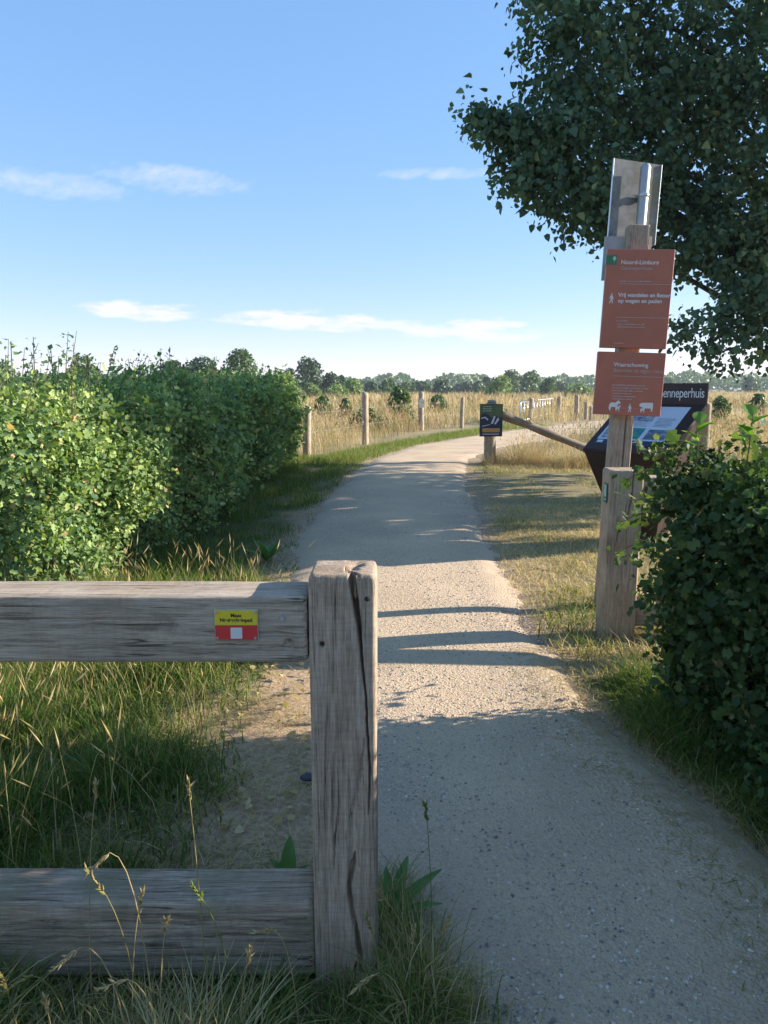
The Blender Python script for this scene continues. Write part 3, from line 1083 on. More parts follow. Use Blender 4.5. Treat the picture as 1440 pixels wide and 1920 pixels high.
def desk_quad(name, u0, v0, u1, v1, mat, lift, parent=None):
    """u across (0..1 left to right), v up the desk (0..1 front to back)"""
    pts_ = []
    for u_, v_ in ((u0, v0), (u1, v0), (u1, v1), (u0, v1)):
        q_ = np.array([-h_ + u_ * WL, -RUN + v_ * RUN, zf + v_ * RISE]) + desk_n * lift
        pts_.append(q_)
    bm_ = bmesh.new()
    f_ = bm_.faces.new([bm_.verts.new(tuple(q_)) for q_ in pts_])
    bm_.normal_update()
    if f_.normal.z < 0:
        f_.normal_flip()
    ext = bmesh.ops.extrude_face_region(bm_, geom=[f_])
    for v_ in [g_ for g_ in ext['geom'] if isinstance(g_, bmesh.types.BMVert)]:
        v_.co -= Vector(desk_n) * .0008
    bmesh.ops.recalc_face_normals(bm_, faces=bm_.faces[:])
    return bm_obj(name, bm_, mat, parent or lec)


pnl = desk_quad('printed_panel', .075, .12, .865, .93, M_PAPER, .002)
desk_quad('footer_band', .075, .12, .865, .205, M_NAVY, .0035, pnl)
desk_quad('engraving', .10, .60, .55, .90, M_PH1, .0035, pnl)
desk_quad('photograph', .10, .235, .25, .42, M_PH1, .0035, pnl)
desk_quad('photograph', .30, .235, .55, .46, M_PH2, .0035, pnl)
desk_quad('photograph', .60, .235, .84, .44, M_PH3, .0035, pnl)
for i in range(7):
    desk_quad('text_line', .60, .50 + i * .028, .60 + .22 * rs.uniform(.8, 1), .507 + i * .028, M_PH3, .0035, pnl)
for i in range(4):
    desk_quad('text_line', .30, .50 + i * .024, .30 + .24 * rs.uniform(.8, 1), .505 + i * .024, M_PH3, .0035, pnl)
desk_quad('footer_logo', .10, .135, .17, .185, M_PAPER, .0045, pnl)
desk_quad('footer_line', .40, .155, .62, .17, M_PAPER, .0045, pnl)


# ---------------------------------------------------------------- round fence posts
def round_post(name, x, y, h, r_, label, group=None, lean=(0, 0), mat=None, seed=0, seg=14):
    rs_ = np.random.default_rng(seed)
    e_ = empty(name, (x, y, 0), (lean[0], lean[1], rs_.random() * 6))
    tag(e_, label, 'post', group)
    n = 26
    tt_ = np.linspace(-.06, h, n)
    ang = np.linspace(0, 2 * math.pi, seg, endpoint=False)
    prof = 1 + .06 * np.sin(ang * 2 + rs_.random() * 6) + .05 * np.sin(ang * 3 + rs_.random() * 6)
    V = []
    for i, z in enumerate(tt_):
        k = 1 - .08 * z / h
        if i == n - 1:
            k *= .86
        rr = r_ * k * (prof + .02 * rs_.normal(size=seg))
        zq = np.full(seg, z)
        if i >= n - 2:
            zq = z + .02 * np.sin(ang + 1) * (1 if i == n - 1 else .5)
        V.append(np.stack([rr * np.cos(ang) + .012 * math.sin(z * 3 + seed), rr * np.sin(ang), zq], -1))
    V = np.concatenate(V)
    ix = np.arange(n * seg).reshape(n, seg)
    q = np.stack([ix[:-1], np.roll(ix[:-1], -1, 1), np.roll(ix[1:], -1, 1), ix[1:]], -1).reshape(-1)
    L = np.concatenate([q, ix[-1]])
    ln = np.concatenate([np.full((n - 1) * seg, 4), [seg]])
    link('shaft', np_mesh('shaft', V, L, ln), mat or M_FPOST, e_)
    return e_


FG = 'round wooden fence posts left of the path'
p1 = G(577, 857)
p2 = G(685, 833)
p3 = G(790, 806)
p4 = G(866, 802)
round_post('fence_post', p1[0], p1[1], 1.12, .095, 'pale fence post at the far end of the left hedge', FG, seed=1)
round_post('fence_post', p2[0], p2[1], 1.38, .095, 'thick brown fence post second from the hedge end, standing by itself', FG, (0, R(.6)), seed=2)
f3 = round_post('fence_post', p3[0], p3[1], 1.36, .10, 'fence post with a white and yellow route marker', FG, (0, R(-.8)), seed=3)
bmk = tag(empty('route_marker', (p3[0], p3[1] - .118, 1.0)), 'white and yellow route marker fixed to a fence post', 'marker')
poly('white_field', [(-.10, -.09), (.10, -.09), (.10, .07), (.0, .16), (-.10, .07)], M_WHITE, bmk, -.004)
bm_obj('backing', box_bm(.18, .006, .18, (0, .001, -.0), .001), M_ALU, bmk)
rect('yellow_band', -.08, -.03, .08, .02, M_YEL, bmk, -.006)
rect('white_foot', -.09, -.19, .09, -.1, M_WHITE, bmk, -.004)
round_post('fence_post', p4[0], p4[1], 1.16, .085, 'slender fence post nearest the bend of the path', FG, seed=4)

# poster post with slanting brace
PP = np.array([2.16, 15.05, 0])
pp = empty('strainer_post', PP)
tag(pp, 'thick fence post with a slanting round brace, carrying a poster', 'post')
sub = round_post('shaft_tmp', 0, 0, 1.22, .115, 'x', seed=9)
for ch in list(sub.children):
    ch.parent = pp
bpy.data.objects.remove(sub)
b0, b1 = np.array([.06, .10, 1.02]), np.array([2.75, .25, -.05])
nb_ = 22
bp = b0[None] + (b1 - b0)[None] * np.linspace(0, 1, nb_)[:, None]
bp[:, 2] += .03 * np.sin(np.linspace(0, 3, nb_))
tube('brace', bp, .082 + .008 * np.sin(np.arange(nb_) * .9), M_BRACE, pp, 12)
bm_obj('stone_cap', box_bm(.15, .12, .05, (.0, 0, 1.245), .02), plain('pale_stump_top', (.45, .38, .31), .9, 0, .25, 14), pp)
# poster
po = empty('poster', (2.145, 14.905, .555))
tag(po, 'framed dark wildlife poster with orange text block fixed to the brace post', 'poster')
PWd, PHt = .435, .625
m, nt, p, o = new_mat('poster_green')
nt.links.new(ramp(nt, [(.3, (.045, .085, .035)), (.7, (.10, .15, .065))], noise(nt, mapping(nt, (4, 4, 4)), 1.2, 3)), p.inputs['Base Color'])
p.inputs['Roughness'].default_value = .35
M_POSTG = m
bm_obj('frame', box_bm(PWd + .02, .025, PHt + .02, (0, .0, PHt / 2), .003), M_BOLT, po)
prt = rect('poster_print', -PWd / 2, 0, PWd / 2, PHt, M_POSTG, po, -.0145)
rect('dark_scene', -PWd / 2, .0, PWd / 2, .37, M_NAVY, prt, -.0165)
poly('animal_back', [(-.21, .33), (-.20, .43), (-.12, .46), (-.04, .41), (.0, .33), (.0, .2), (-.21, .17)], M_NAVY, prt, -.0185)
poly('animal_cheek', [(.02, .20), (.05, .38), (.10, .40), (.19, .34), (.20, .2)], M_NAVY, prt, -.0185)
poly('white_stripe', [(-.01, .24), (.05, .40), (.085, .39), (.04, .25)], M_PAPER, prt, -.0205)
poly('white_stripe', [(.06, .24), (.13, .37), (.16, .33), (.09, .23)], M_PAPER, prt, -.0205)
poly('white_stripe', [(-.20, .36), (-.12, .385), (-.06, .33), (-.075, .31), (-.13, .36), (-.20, .34)], M_PAPER, prt, -.0205)
poly('white_stripe', [(-.18, .20), (-.02, .235), (-.02, .225), (-.18, .185)], M_PAPER, prt, -.0205)
rect('orange_block', -.175, .075, .175, .155, plain('orange_print', (.50, .26, .085), .5, 0, .05), prt, -.0185)
word_rows(-.175, .575, .25, 3, .026, M_PALE, prt, -.0165, rs)
rect('footer_strip', -.17, .03, .16, .045, M_PAPER, prt, -.0185)

e_ = round_post('fence_post', 6.50, 15.1, 1.22, .115, 'thick round fence post behind the right end of the lectern', seed=12)


def wire(a_, b_, sag, label):
    tt_ = np.linspace(0, 1, 9)
    P = np.array(a_)[None] + (np.array(b_) - np.array(a_))[None] * tt_[:, None]
    P[:, 2] -= sag * 4 * tt_ * (1 - tt_)
    o_ = tube('fence_wire', P, .002, M_STEEL, None, 4)
    return tag(o_, label, 'wire', 'thin fence wires')


for z_, nm in ((.98, 'upper'), (.55, 'lower')):
    wire((p1[0], p1[1], z_), (p2[0], p2[1], z_), .03, f'{nm} fence wire from the hedge-end post to the second post')
    wire((p2[0], p2[1], z_), (p3[0], p3[1], z_), .03, f'{nm} fence wire from the second post to the marker post')
    wire((p3[0], p3[1], z_), (p4[0], p4[1], z_), .02, f'{nm} fence wire from the marker post to the bend post')
    wire((PP[0], PP[1], z_ + .16), (6.5, 15.1, z_ + .16), .01, f'{nm} fence wire from the poster post to the lectern-side post')
    wire((6.5, 15.1, z_ + .16), (14, 15.6, z_ + .16), .01, f'{nm} fence wire running right from behind the lectern')

# posts and steel railings at the bridge beyond the bend
for i, (px, top, base, w_, lab) in enumerate([
        (995, 746, 790, 9, 'brown post in front of the left steel railing'),
        (1047, 743, 785, 8, 'dark brown post right of the left steel railing'),
        (1080, 740, 788, 8, 'knobbly pale post between the two steel railings'),
        (1098, 754, 786, 6, 'short grey post just left of the right steel railing'),
        (1107, 762, 787, 5, 'shortest grey post at the foot of the right steel railing')]):
    g_ = G(px, base)
    hh = 1.5 + (at(px, top, g_[1])[2] - 1.5)
    round_post('gate_post', g_[0], g_[1], hh, w_ * .55 / 1387 * g_[1], lab, 'posts at the far bridge', seed=20 + i, mat=M_FPOST)


def railing(a_, b_, h, nbar, label, curved=False):
    a_, b_ = np.array(a_, float), np.array(b_, float)
    L_ = np.linalg.norm(b_ - a_)
    e_ = empty('steel_railing', a_, (0, 0, math.atan2(b_[1] - a_[1], b_[0] - a_[0])))
    tag(e_, label, 'railing', 'steel railings at the far bridge')
    if curved:
        top = [(0, 0, .0), (.05, 0, h * .45), (.35, 0, h * .8), (.8, 0, h), (L_, 0, h)]
    else:
        top = [(0, 0, 0), (0, 0, h - .03), (.04, 0, h), (L_ - .04, 0, h), (L_, 0, h - .03), (L_, 0, 0)]
    tube('frame', top, .035, M_ALU, e_, 8)
    tube('lower_bar', [(0, 0, .12), (L_, 0, .12)], .022, M_ALU, e_, 6)
    for i in range(1, nbar):
        x_ = L_ * i / nbar
        hz = h if not curved or x_ > .8 else h * min(1, .45 + x_ * .7)
        tube('bar', [(x_, 0, .12), (x_, 0, hz)], .018, M_ALU, e_, 6)
    return e_


railing(G(975, 795), G(1034, 778) + [0, 0, 0], .93, 11, 'left galvanised railing of upright bars beside the bend of the path')
g_ = G(1106, 784)
railing(g_, g_ + np.array([6.0, 6.5, 0]), .95, 12, 'right galvanised railing with sloped end, partly behind the warning sign', True)


# ---------------------------------------------------------------- leaves
def leaf_lobed():
    half = [(.0, .0), (.42, .26), (.22, .44), (.46, .68), (.0, 1.0)]
    V = [(0, y, 0) for y in (0, 1.0)]
    r_ = [(x, y, .16 * x) for x, y in half[1:-1]]
    l_ = [(-x, y, .16 * x) for x, y in half[1:-1]]
    n = len(r_)
    V = [(0, 0, 0), (0, 1, 0)] + r_ + l_
    F = [[0] + list(range(2, 2 + n)) + [1], [1] + list(range(2 + n + n - 1, 2 + n - 1, -1)) + [0]]
    return np.array(V), F


def leaf_heart():
    V = np.array([(0, 0, 0), (.46, .16, .09), (.36, .60, .06), (0, 1.05, -.08), (-.36, .60, .06), (-.46, .16, .09)])
    return V, [[0, 1, 2, 3], [0, 3, 4, 5]]


def leaf_diamond():
    return np.array([(0, 0, 0), (.36, .45, .1), (0, 1, 0), (-.36, .45, .1)]), [[0, 1, 2], [0, 2, 3]]


LOB, HEART, DIA = leaf_lobed(), leaf_heart(), leaf_diamond()


def shoots(base, dirs, lens, nl, lsize, r_, spread=.05, out=None):
    """leaves along shoots; returns position, length axis, normal, size, parameter"""
    n = len(base)
    t_ = (np.arange(nl)[None, :] + r_.random((n, nl))) / nl
    d = unit(dirs)
    pos = base[:, None] + d[:, None] * (lens[:, None] * t_)[..., None] + r_.normal(size=(n, nl, 3)) * spread
    ax_ = d[:, None] * .5 + r_.normal(size=(n, nl, 3)) * .75
    ax_[..., 2] -= .1
    nm = r_.normal(size=(n, nl, 3)) * .62 + (d if out is None else out)[:, None] * .75 + np.array([0, 0, .35])
    sz = lsize * np.clip(np.exp(.36 * r_.normal(size=(n, nl))), .35, 2.0)
    return pos.reshape(-1, 3), ax_.reshape(-1, 3), nm.reshape(-1, 3), sz.ravel(), t_.ravel()


def add_leaves(name, tmpl, pos, ax_, nm, sz, rnd, mat, parent):
    Mx = frames(ax_, nm, sz)
    me_ = inst_mesh(name, tmpl[0], tmpl[1], Mx, pos, rnd, smooth=False)
    o_ = link(name, me_, mat, None)
    o_.parent = parent
    if parent:
        o_.matrix_parent_inverse = Matrix.Translation(parent.location).inverted()
    return o_


# ---- left hedge: right-hand face runs along the path
def lh_face(y):
    return np.interp(y, [4.0, 5.0, 6.0, 9, 12, 14.8], [-2.25, -2.06, -1.96, -1.98, -1.92, -1.88])


hl = empty('hedge', (-2.8, 9, 0))
tag(hl, 'tall loose green hedge along the left side of the path', 'hedge')
r_ = np.random.default_rng(101)


def hedge_left_shoots(n, ylo, yhi):
    y = ylo + (yhi - ylo) * r_.random(n)
    which = r_.random(n)
    z = np.zeros(n)
    x = np.zeros(n)
    nr = np.zeros((n, 3))
    H = np.interp(y, [4, 6, 9, 14.8], [1.31, 1.31, 1.35, 1.50]) + .06 * vn2(y, y * 0, .8, 61) + .04 * vn2(y, y * 0, 2.1, 62)
    f = lh_face(y)
    side = which < .60
    z[side] = .03 + (H[side] - .05) * r_.random(side.sum()) ** .85
    P = np.stack([np.zeros(n), y, z], -1)
    lump = .13 * vnoise(P, 1.25, 63) + .18 * vnoise(P, 3.1, 64)
    lump = lump - .20 * np.clip(1 - z / .55, 0, 1) + .05
    x[side] = (f + lump)[side] - np.abs(r_.normal(size=side.sum())) * .13
    nr[side] = [1, 0, .35]
    top = ~side
    x[top] = (f)[top] - .05 - 1.6 * r_.random(top.sum()) ** 1.3
    T = np.stack([x, y, z * 0], -1)
    z[top] = (H + .08 * vnoise(T, 1.6, 65) + .05 * vnoise(T, 4, 66))[top] - np.abs(r_.normal(size=top.sum())) * .10
    nr[top] = [.15, 0, 1]
    d = nr + r_.normal(size=(n, 3)) * .45 + [0, 0, .25]
    return np.stack([x, y, z], -1), d


b_, d_ = hedge_left_shoots(4500, 4.15, 7.8)
pos, ax_, nm, sz, tt_ = shoots(b_, d_, .10 + .20 * r_.random(len(b_)) ** 2, 14, .0305, r_, .042)
rnd = np.clip(.42 + .28 * r_.normal(size=len(pos)) * .8 + .22 * (tt_ - .5) + .16 * vnoise(pos, 1.4, 67), 0, .99)
add_leaves('foliage', LOB, pos, ax_, nm, sz, rnd, M_HEDGE, hl)
b_, d_ = hedge_left_shoots(5200, 7.4, 14.9)
# far end face
n_e = 700
ye = 14.75 + .15 * r_.normal(size=n_e)
be = np.stack([-1.95 - 1.5 * r_.random(n_e), ye, .05 + 1.6 * r_.random(n_e)], -1)
b_ = np.concatenate([b_, be])
d_ = np.concatenate([d_, np.tile([.2, 1, .3], (n_e, 1)) + r_.normal(size=(n_e, 3)) * .4])
pos, ax_, nm, sz, tt_ = shoots(b_, d_, .12 + .24 * r_.random(len(b_)) ** 2, 12, .050, r_)
rnd = np.clip(.36 + .22 * r_.normal(size=len(pos)) + .2 * (tt_ - .5) + .16 * vnoise(pos, 1.4, 67), 0, .99)
add_leaves('foliage', DIA, pos, ax_, nm, sz * 1.15, rnd, M_HEDGE, hl)
# inner mass and near end
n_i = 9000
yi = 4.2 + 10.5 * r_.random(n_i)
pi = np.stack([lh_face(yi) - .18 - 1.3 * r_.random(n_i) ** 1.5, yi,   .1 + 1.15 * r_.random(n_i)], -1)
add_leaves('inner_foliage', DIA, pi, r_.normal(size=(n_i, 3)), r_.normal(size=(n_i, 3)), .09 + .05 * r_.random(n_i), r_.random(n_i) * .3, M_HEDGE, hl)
# stems and long whippy shoots above the top
stems = []
for i in range(130):
    y = 4.2 + 10.4 * r_.random()
    x = lh_face(y) - .15 - .8 * r_.random()
    h0 = 1.2 + .3 * r_.random()
    h0 *= .85
    stems.append(([(x, y, -.05), (x + .1 * r_.normal(), y + .1 * r_.normal(), h0 * .5), (x + .2 * r_.normal() * .7, y + .2 * r_.normal(), h0)], [.014, .010, .004]))
tubes('stem', stems, M_TWIG, hl).matrix_parent_inverse = Matrix.Translation(hl.location).inverted()
whips, wb, wd, wl = [], [], [], []
wspots = [(20, 640, 5.2), (62, 632, 5.4), (95, 655, 5.5), (110, 668, 5.9), (165, 665, 5.6), (215, 650, 6.0), (240, 672, 6.3), (300, 655, 6.8), (318, 650, 7.0), (60, 680, 5.0), (185, 680, 6.2), (130, 690, 5.8), (270, 680, 6.9), (350, 672, 7.6), (395, 680, 8.4), (10, 670, 5.1)]
for px, py, Y in wspots:
    q = at(px, py, Y)
    b0_ = q + [r_.normal() * .06 - .05, r_.normal() * .05, 0]
    b0_[2] = 1.25
    mid = (b0_ + q) / 2 + [.03 * r_.normal(), 0, 0]
    tip = q + [.05, 0, .0]
    whips.append(([b0_, mid, q, tip], [.005, .004, .0025, .0015]))
    wb.append(b0_)
    wd.append(q - b0_)
    wl.append(np.linalg.norm(q - b0_))
for i in range(120):
    y = 4.4 + 8 * r_.random() ** 1.6
    x = lh_face(y) - .9 * r_.random()
    b0_ = np.array([x, y, np.interp(y, [4, 6, 9, 14.8], [1.26, 1.28, 1.34, 1.46])])
    l_ = .2 + .42 * r_.random() ** 1.5
    v_ = np.array([.25 * r_.normal(), .2 * r_.normal(), 1.0])
    whips.append(([b0_, b0_ + v_ * l_ * .6, b0_ + v_ * l_ + [.04, 0, 0]], [.004, .003, .0015]))
    wb.append(b0_)
    wd.append(v_)
    wl.append(l_ * np.linalg.norm(v_))
for w_ in whips:
    tubes('whip', [w_], M_TWIG, hl).matrix_parent_inverse = Matrix.Translation(hl.location).inverted()
pos, ax_, nm, sz, tt_ = shoots(np.array(wb), np.array(wd), np.array(wl), 26, .032, r_, .014)
add_leaves('foliage', DIA, pos, ax_, nm, sz, np.clip(.5 + .2 * r_.normal(size=len(pos)), 0, 1), M_HEDGE, hl)

# ---- right hedge, close to the camera
hr = empty('hedge', (2.0, 2.0, 0))
tag(hr, 'dark dense hedge close by on the right, covering the barrier rail', 'hedge')
r_ = np.random.default_rng(202)
HX0, HY1 = 1.31, 3.32


def hedge_right_shoots(n):
    which = r_.random(n)
    y = np.where(r_.random(n) < .62, 2.0 + (HY1 - 2.0) * r_.random(n), -1.2 + 3.3 * r_.random(n))
    x = HX0 + 1.5 * r_.random(n)
    z = .02 + 1.10 * r_.random(n)
    Ht = 1.10 + .05 * vn2(x, y, 1.5, 71) + .05 * vn2(x, y, 4, 72)
    nr = np.zeros((n, 3))
    L_ = which < .5
    E_ = (which >= .5) & (which < .72)
    T_ = which >= .72
    P = np.stack([x * 0, y, z], -1)
    lump = .11 * vnoise(P, 2.2, 73) + .07 * vnoise(P, 5, 74) + .12 * np.clip(1 - z / .35, 0, 1)
    bend = np.interp(y, [-1.2, 1.5, 2.6, HY1], [.32, .20, .06, 0])
    x = np.where(L_, HX0 + bend + lump + np.abs(r_.normal(size=n)) * .08, x)
    nr[L_] = [-1, 0, .3]
    P = np.stack([x, x * 0, z], -1)
    y = np.where(E_, HY1 - .09 + .10 * vnoise(P, 2.2, 75) + .07 * vnoise(P, 5, 76) - np.abs(r_.normal(size=n)) * .08, y)
    nr[E_] = [-.1, 1, .3]
    z = np.where(T_, Ht - np.abs(r_.normal(size=n)) * .06, z)
    nr[T_] = [0, 0, 1]
    z = np.where(~T_, np.minimum(z, Ht), z)
    d = nr + r_.normal(size=(n, 3)) * .45 + [0, 0, .2]
    return np.stack([x, y, z], -1), d


b_, d_ = hedge_right_shoots(3800)
pos, ax_, nm, sz, tt_ = shoots(b_, d_, .08 + .17 * r_.random(len(b_)) ** 2, 12, .031, r_, .032)
rnd = np.clip(.38 + .22 * r_.normal(size=len(pos)) + .2 * (tt_ - .5) + .15 * vnoise(pos, 2.2, 77), 0, .97)
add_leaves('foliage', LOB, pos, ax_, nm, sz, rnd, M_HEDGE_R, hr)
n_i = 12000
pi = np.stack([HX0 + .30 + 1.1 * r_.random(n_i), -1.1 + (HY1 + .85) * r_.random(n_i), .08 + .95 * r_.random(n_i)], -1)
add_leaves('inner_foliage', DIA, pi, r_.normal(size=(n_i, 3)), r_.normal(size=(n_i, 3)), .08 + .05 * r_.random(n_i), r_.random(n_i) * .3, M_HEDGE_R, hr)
stems = []
for i in range(70):
    x, y = HX0 + .2 + 1.1 * r_.random(), -1 + (HY1 + .85) * r_.random()
    stems.append(([(x, y, -.05), (x + .08 * r_.normal(), y + .08 * r_.normal(), .5), (x + .15 * r_.normal(), y + .15 * r_.normal(), .98)], [.012, .008, .003]))
# sprays reaching towards the gate post
wb, wd, wl = [], [], []
for (px, py, Y0), (qx, qy, Y1) in [((1260, 880, 3.2), (1165, 905, 3.75)), ((1270, 850, 3.2), (1192, 850, 3.7)), ((1240, 960, 3.3), (1158, 985, 3.85)), ((1240, 1020, 3.3), (1150, 1040, 3.8)),
                                   ((1290, 830, 3.2), (1225, 838, 3.6)), ((1250, 1100, 3.3), (1195, 1120, 3.75)), ((1260, 1050, 3.3), (1190, 1010, 3.7)), ((1330, 860, 3.1), (1285, 845, 3.4)), ((1400, 845, 2.9), (1385, 815, 3.2)),
                                   ((1260, 930, 3.3), (1185, 945, 3.8))]:
    a0_, a1_ = at(px, py, Y0), at(qx, qy, Y1)
    stems.append(([a0_, (a0_ + a1_) / 2 + [0, 0, .03], a1_], [.004, .003, .0015]))
    wb.append(a0_)
    wd.append(a1_ - a0_)
    wl.append(np.linalg.norm(a1_ - a0_))
tubes('stem', stems, M_TWIG, hr).matrix_parent_inverse = Matrix.Translation(hr.location).inverted()
pos, ax_, nm, sz, tt_ = shoots(np.array(wb), np.array(wd), np.array(wl), 26, .034, r_, .016)
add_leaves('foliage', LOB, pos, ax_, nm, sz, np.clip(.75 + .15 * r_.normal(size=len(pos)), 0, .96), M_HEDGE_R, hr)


# ---- bramble shoots with big bright leaves on the right hedge
def broad_leaf(name, length, width, mat, parent, M4, seed=0, wavy=.06, lobes=0):
    rs_ = np.random.default_rng(seed)
    n, k = 9, 5
    V = []
    for i in range(n):
        t_ = i / (n - 1)
        w_ = width * math.sin(math.pi * min(1, t_ * .93 + .05)) ** .7 * (1 - .25 * t_)
        for j in range(k):
            s_ = (j / (k - 1) - .5) * 2
            V.append((s_ * w_ / 2, t_ * length, abs(s_) * w_ * .18 - length * .35 * t_ * t_ * .6 + wavy * width * rs_.normal() * .3))
    ix = np.arange(n * k).reshape(n, k)
    L = np.stack([ix[:-1, :-1], ix[:-1, 1:], ix[1:, 1:], ix[1:, :-1]], -1).reshape(-1)
    me_ = np_mesh(name, np.array(V), L, np.full((n - 1) * (k - 1), 4), {'rnd': np.full(n * k, rs_.random())})
    o_ = link(name, me_, mat, parent)
    o_.matrix_local = M4
    return o_


def plant(name, loc, leaves, label, cat, mat, seed, group=None):
    rs_ = random.Random(seed)
    e_ = empty(name, loc)
    tag(e_, label, cat, group)
    for i, (l_, w_, azi, tilt, z0) in enumerate(leaves):
        M4 = Matrix.Translation((0, 0, z0)) @ Matrix.Rotation(R(azi), 4, 'Z') @ Matrix.Rotation(R(tilt), 4, 'X')
        broad_leaf('leaf', l_, w_, mat, e_, M4, seed * 31 + i)
    return e_


for i, (px, py, Y, lab) in enumerate([(1310, 812, 2.9, 'bright green bramble shoot on the hedge top beside the lectern'), (1408, 800, 2.75, 'bright green bramble shoot on the hedge top at the right edge')]):
    q = at(px, py, Y)
    e_ = plant('bramble', (q[0], q[1], q[2] - .08), [(.075, .06, a_ + 20 * i, 20 + 25 * (k_ % 2), .03 + .018 * k_) for k_, a_ in enumerate((10, 85, 150, 215, 290, 340))], lab, 'bramble', M_BRAMBLE, 5 + i)
    tube('stem', [(0, .02, -.12), (0, 0, 0), (.005, 0, .14)], [.003, .0028, .0015], M_TWIG, e_, 5)

# ---- dock and other broad leaved weeds
GD = 'broad-leaved weeds around the barrier'
def wsp(px, py): 
    q = G(px, py); return (q[0], q[1], -.01)
plant('dock_plant', wsp(540, 1650), [(.13, .055, 0, 72, .0), (.09, .04, 60, 50, .0), (.08, .035, -70, 45, .0), (.08, .035, 150, 40, 0)], 'upright dock plant just left of the near post', 'weed', M_DOCK, 11, GD)
plant('dock_plant', wsp(735, 1720), [(.19, .05, -60, 40, .01), (.17, .045, -20, 48, .01), (.15, .04, -95, 32, .01), (.14, .04, 10, 55, 0), (.12, .04, 60, 40, 0), (.12, .035, -130, 30, 0)], 'dock plant with long leaves just right of the near post', 'weed', M_DOCK, 12, GD)
plant('dock_plant', wsp(170, 1440), [(.12, .07, 20, 30, .02), (.11, .065, -50, 25, .02), (.12, .06, 100, 35, .02), (.10, .05, 180, 30, .02), (.10, .055, -120, 25, .02)], 'broad-leaved weed in the left grass behind the rail', 'weed', M_DOCK, 13, GD)
plant('dock_plant', wsp(215, 1500), [(.10, .06, -20, 30, .02), (.10, .055, -90, 25, .02), (.10, .05, 60, 35, .02), (.09, .05, 170, 30, .02)], 'smaller broad-leaved weed lower down in the left grass', 'weed', M_DOCK, 14, GD)
plant('dock_plant', wsp(500, 1050), [(.24, .07, a_, 40 + 12 * (k_ % 3), .0) for k_, a_ in enumerate(range(0, 360, 33))], 'leafy dock clump on the verge at the foot of the left hedge', 'weed', M_DOCK, 15, GD)
plant('dock_plant', wsp(300, 1085), [(.2, .06, a_, 45 + 12 * (k_ % 3), .0) for k_, a_ in enumerate(range(0, 360, 40))], 'dock clump behind the rail by the hedge foot', 'weed', M_DOCK, 16, GD)
q = G(573, 1466)
bm = bmesh.new()
bmesh.ops.create_icosphere(bm, subdivisions=3, radius=1)
for v_ in bm.verts:
    v_.co = Vector((v_.co.x * .030, v_.co.y * .022, v_.co.z * .014)) * (1 + .08 * math.sin(v_.co.x * 4 + v_.co.y * 3))
o_ = bm_obj('stone', bm, M_STONE1, None, smooth=True, loc=(q[0] + .01, q[1], .02))
tag(o_, 'smooth dark stone lying just left of the near post', 'stone')


# ---------------------------------------------------------------- grass
def blades(name, x, y, z, h, w, bend, rnd, mat, label, cat, segs=3, seed=0, seed_heads=None, up=1.0, flat=None):
    r2 = np.random.default_rng(seed)
    n = len(x)
    a_ = r2.random(n) * 2 * math.pi
    lean = np.stack([np.cos(a_), np.sin(a_), np.zeros(n)], -1)
    sa = a_ + math.pi / 2 + r2.normal(size=n) * .5
    sd = np.stack([np.cos(sa), np.sin(sa), np.zeros(n)], -1)
    base = np.stack([x, y, z], -1)
    rows = []
    for s in range(segs + 1):
        t_ = s / segs
        c = base + np.outer(h * (t_ * (1 - .35 * bend * t_)), [0, 0, 1]) + lean * (h * bend * t_ ** 1.7)[:, None]
        if s < segs:
            wd = w * (1 - .55 * t_)
            rows.append(c - sd * wd[:, None] / 2)
            rows.append(c + sd * wd[:, None] / 2)
        else:
            rows.append(c)
    V = np.stack(rows, 1)
    k = V.shape[1]
    F = []
    for s in range(segs - 1):
        F.append([2 * s, 2 * s + 1, 2 * s + 3, 2 * s + 2])
    F.append([2 * (segs - 1), 2 * (segs - 1) + 1, 2 * segs])
    fl = np.concatenate(F)
    ln = np.array([len(f) for f in F])
    loops_ = np.arange(n)[:, None] * k + fl[None]
    Vf = V.reshape(-1, 3)
    Ls, lens_, at_r = [loops_.ravel()], [np.tile(ln, n)], [np.repeat(rnd, k)]
    if seed_heads is not None:
        m_ = seed_heads
        tip = V[m_, -1]
        pre = V[m_, -3]
        d = unit(tip - pre + 1e-6)
        hl_, hw_ = h[m_] * .20, w[m_] * 2.6
        s2 = sd[m_]
        s3 = np.cross(d, s2)
        A = tip - d * hl_[:, None] * .35
        B = tip + d * hl_[:, None] * .65
        Mi = tip + d * hl_[:, None] * .05
        Vh = np.stack([A, Mi + s2 * hw_[:, None] / 2, Mi + s3 * hw_[:, None] / 2, Mi - s2 * hw_[:, None] / 2, Mi - s3 * hw_[:, None] / 2, B], 1)
        off = len(Vf)
        Fh = np.array([0, 1, 2, 0, 2, 3, 0, 3, 4, 0, 4, 1, 5, 2, 1, 5, 3, 2, 5, 4, 3, 5, 1, 4])
        lo = off + np.arange(len(Vh))[:, None] * 6 + Fh[None]
        Vf = np.concatenate([Vf, Vh.reshape(-1, 3)])
        Ls.append(lo.ravel())
        lens_.append(np.full(len(Vh) * 8, 3))
        at_r.append(np.repeat(np.clip(rnd[m_] + .12, 0, .95), 6))
    me_ = np_mesh(name, Vf, np.concatenate(Ls), np.concatenate(lens_), {'rnd': np.concatenate(at_r)}, smooth=False)
    return tag(link(name, me_, mat), label, cat, kind='stuff')


def gz(x, y):
    return np.full(len(x), -.018)


r_ = np.random.default_rng(303)


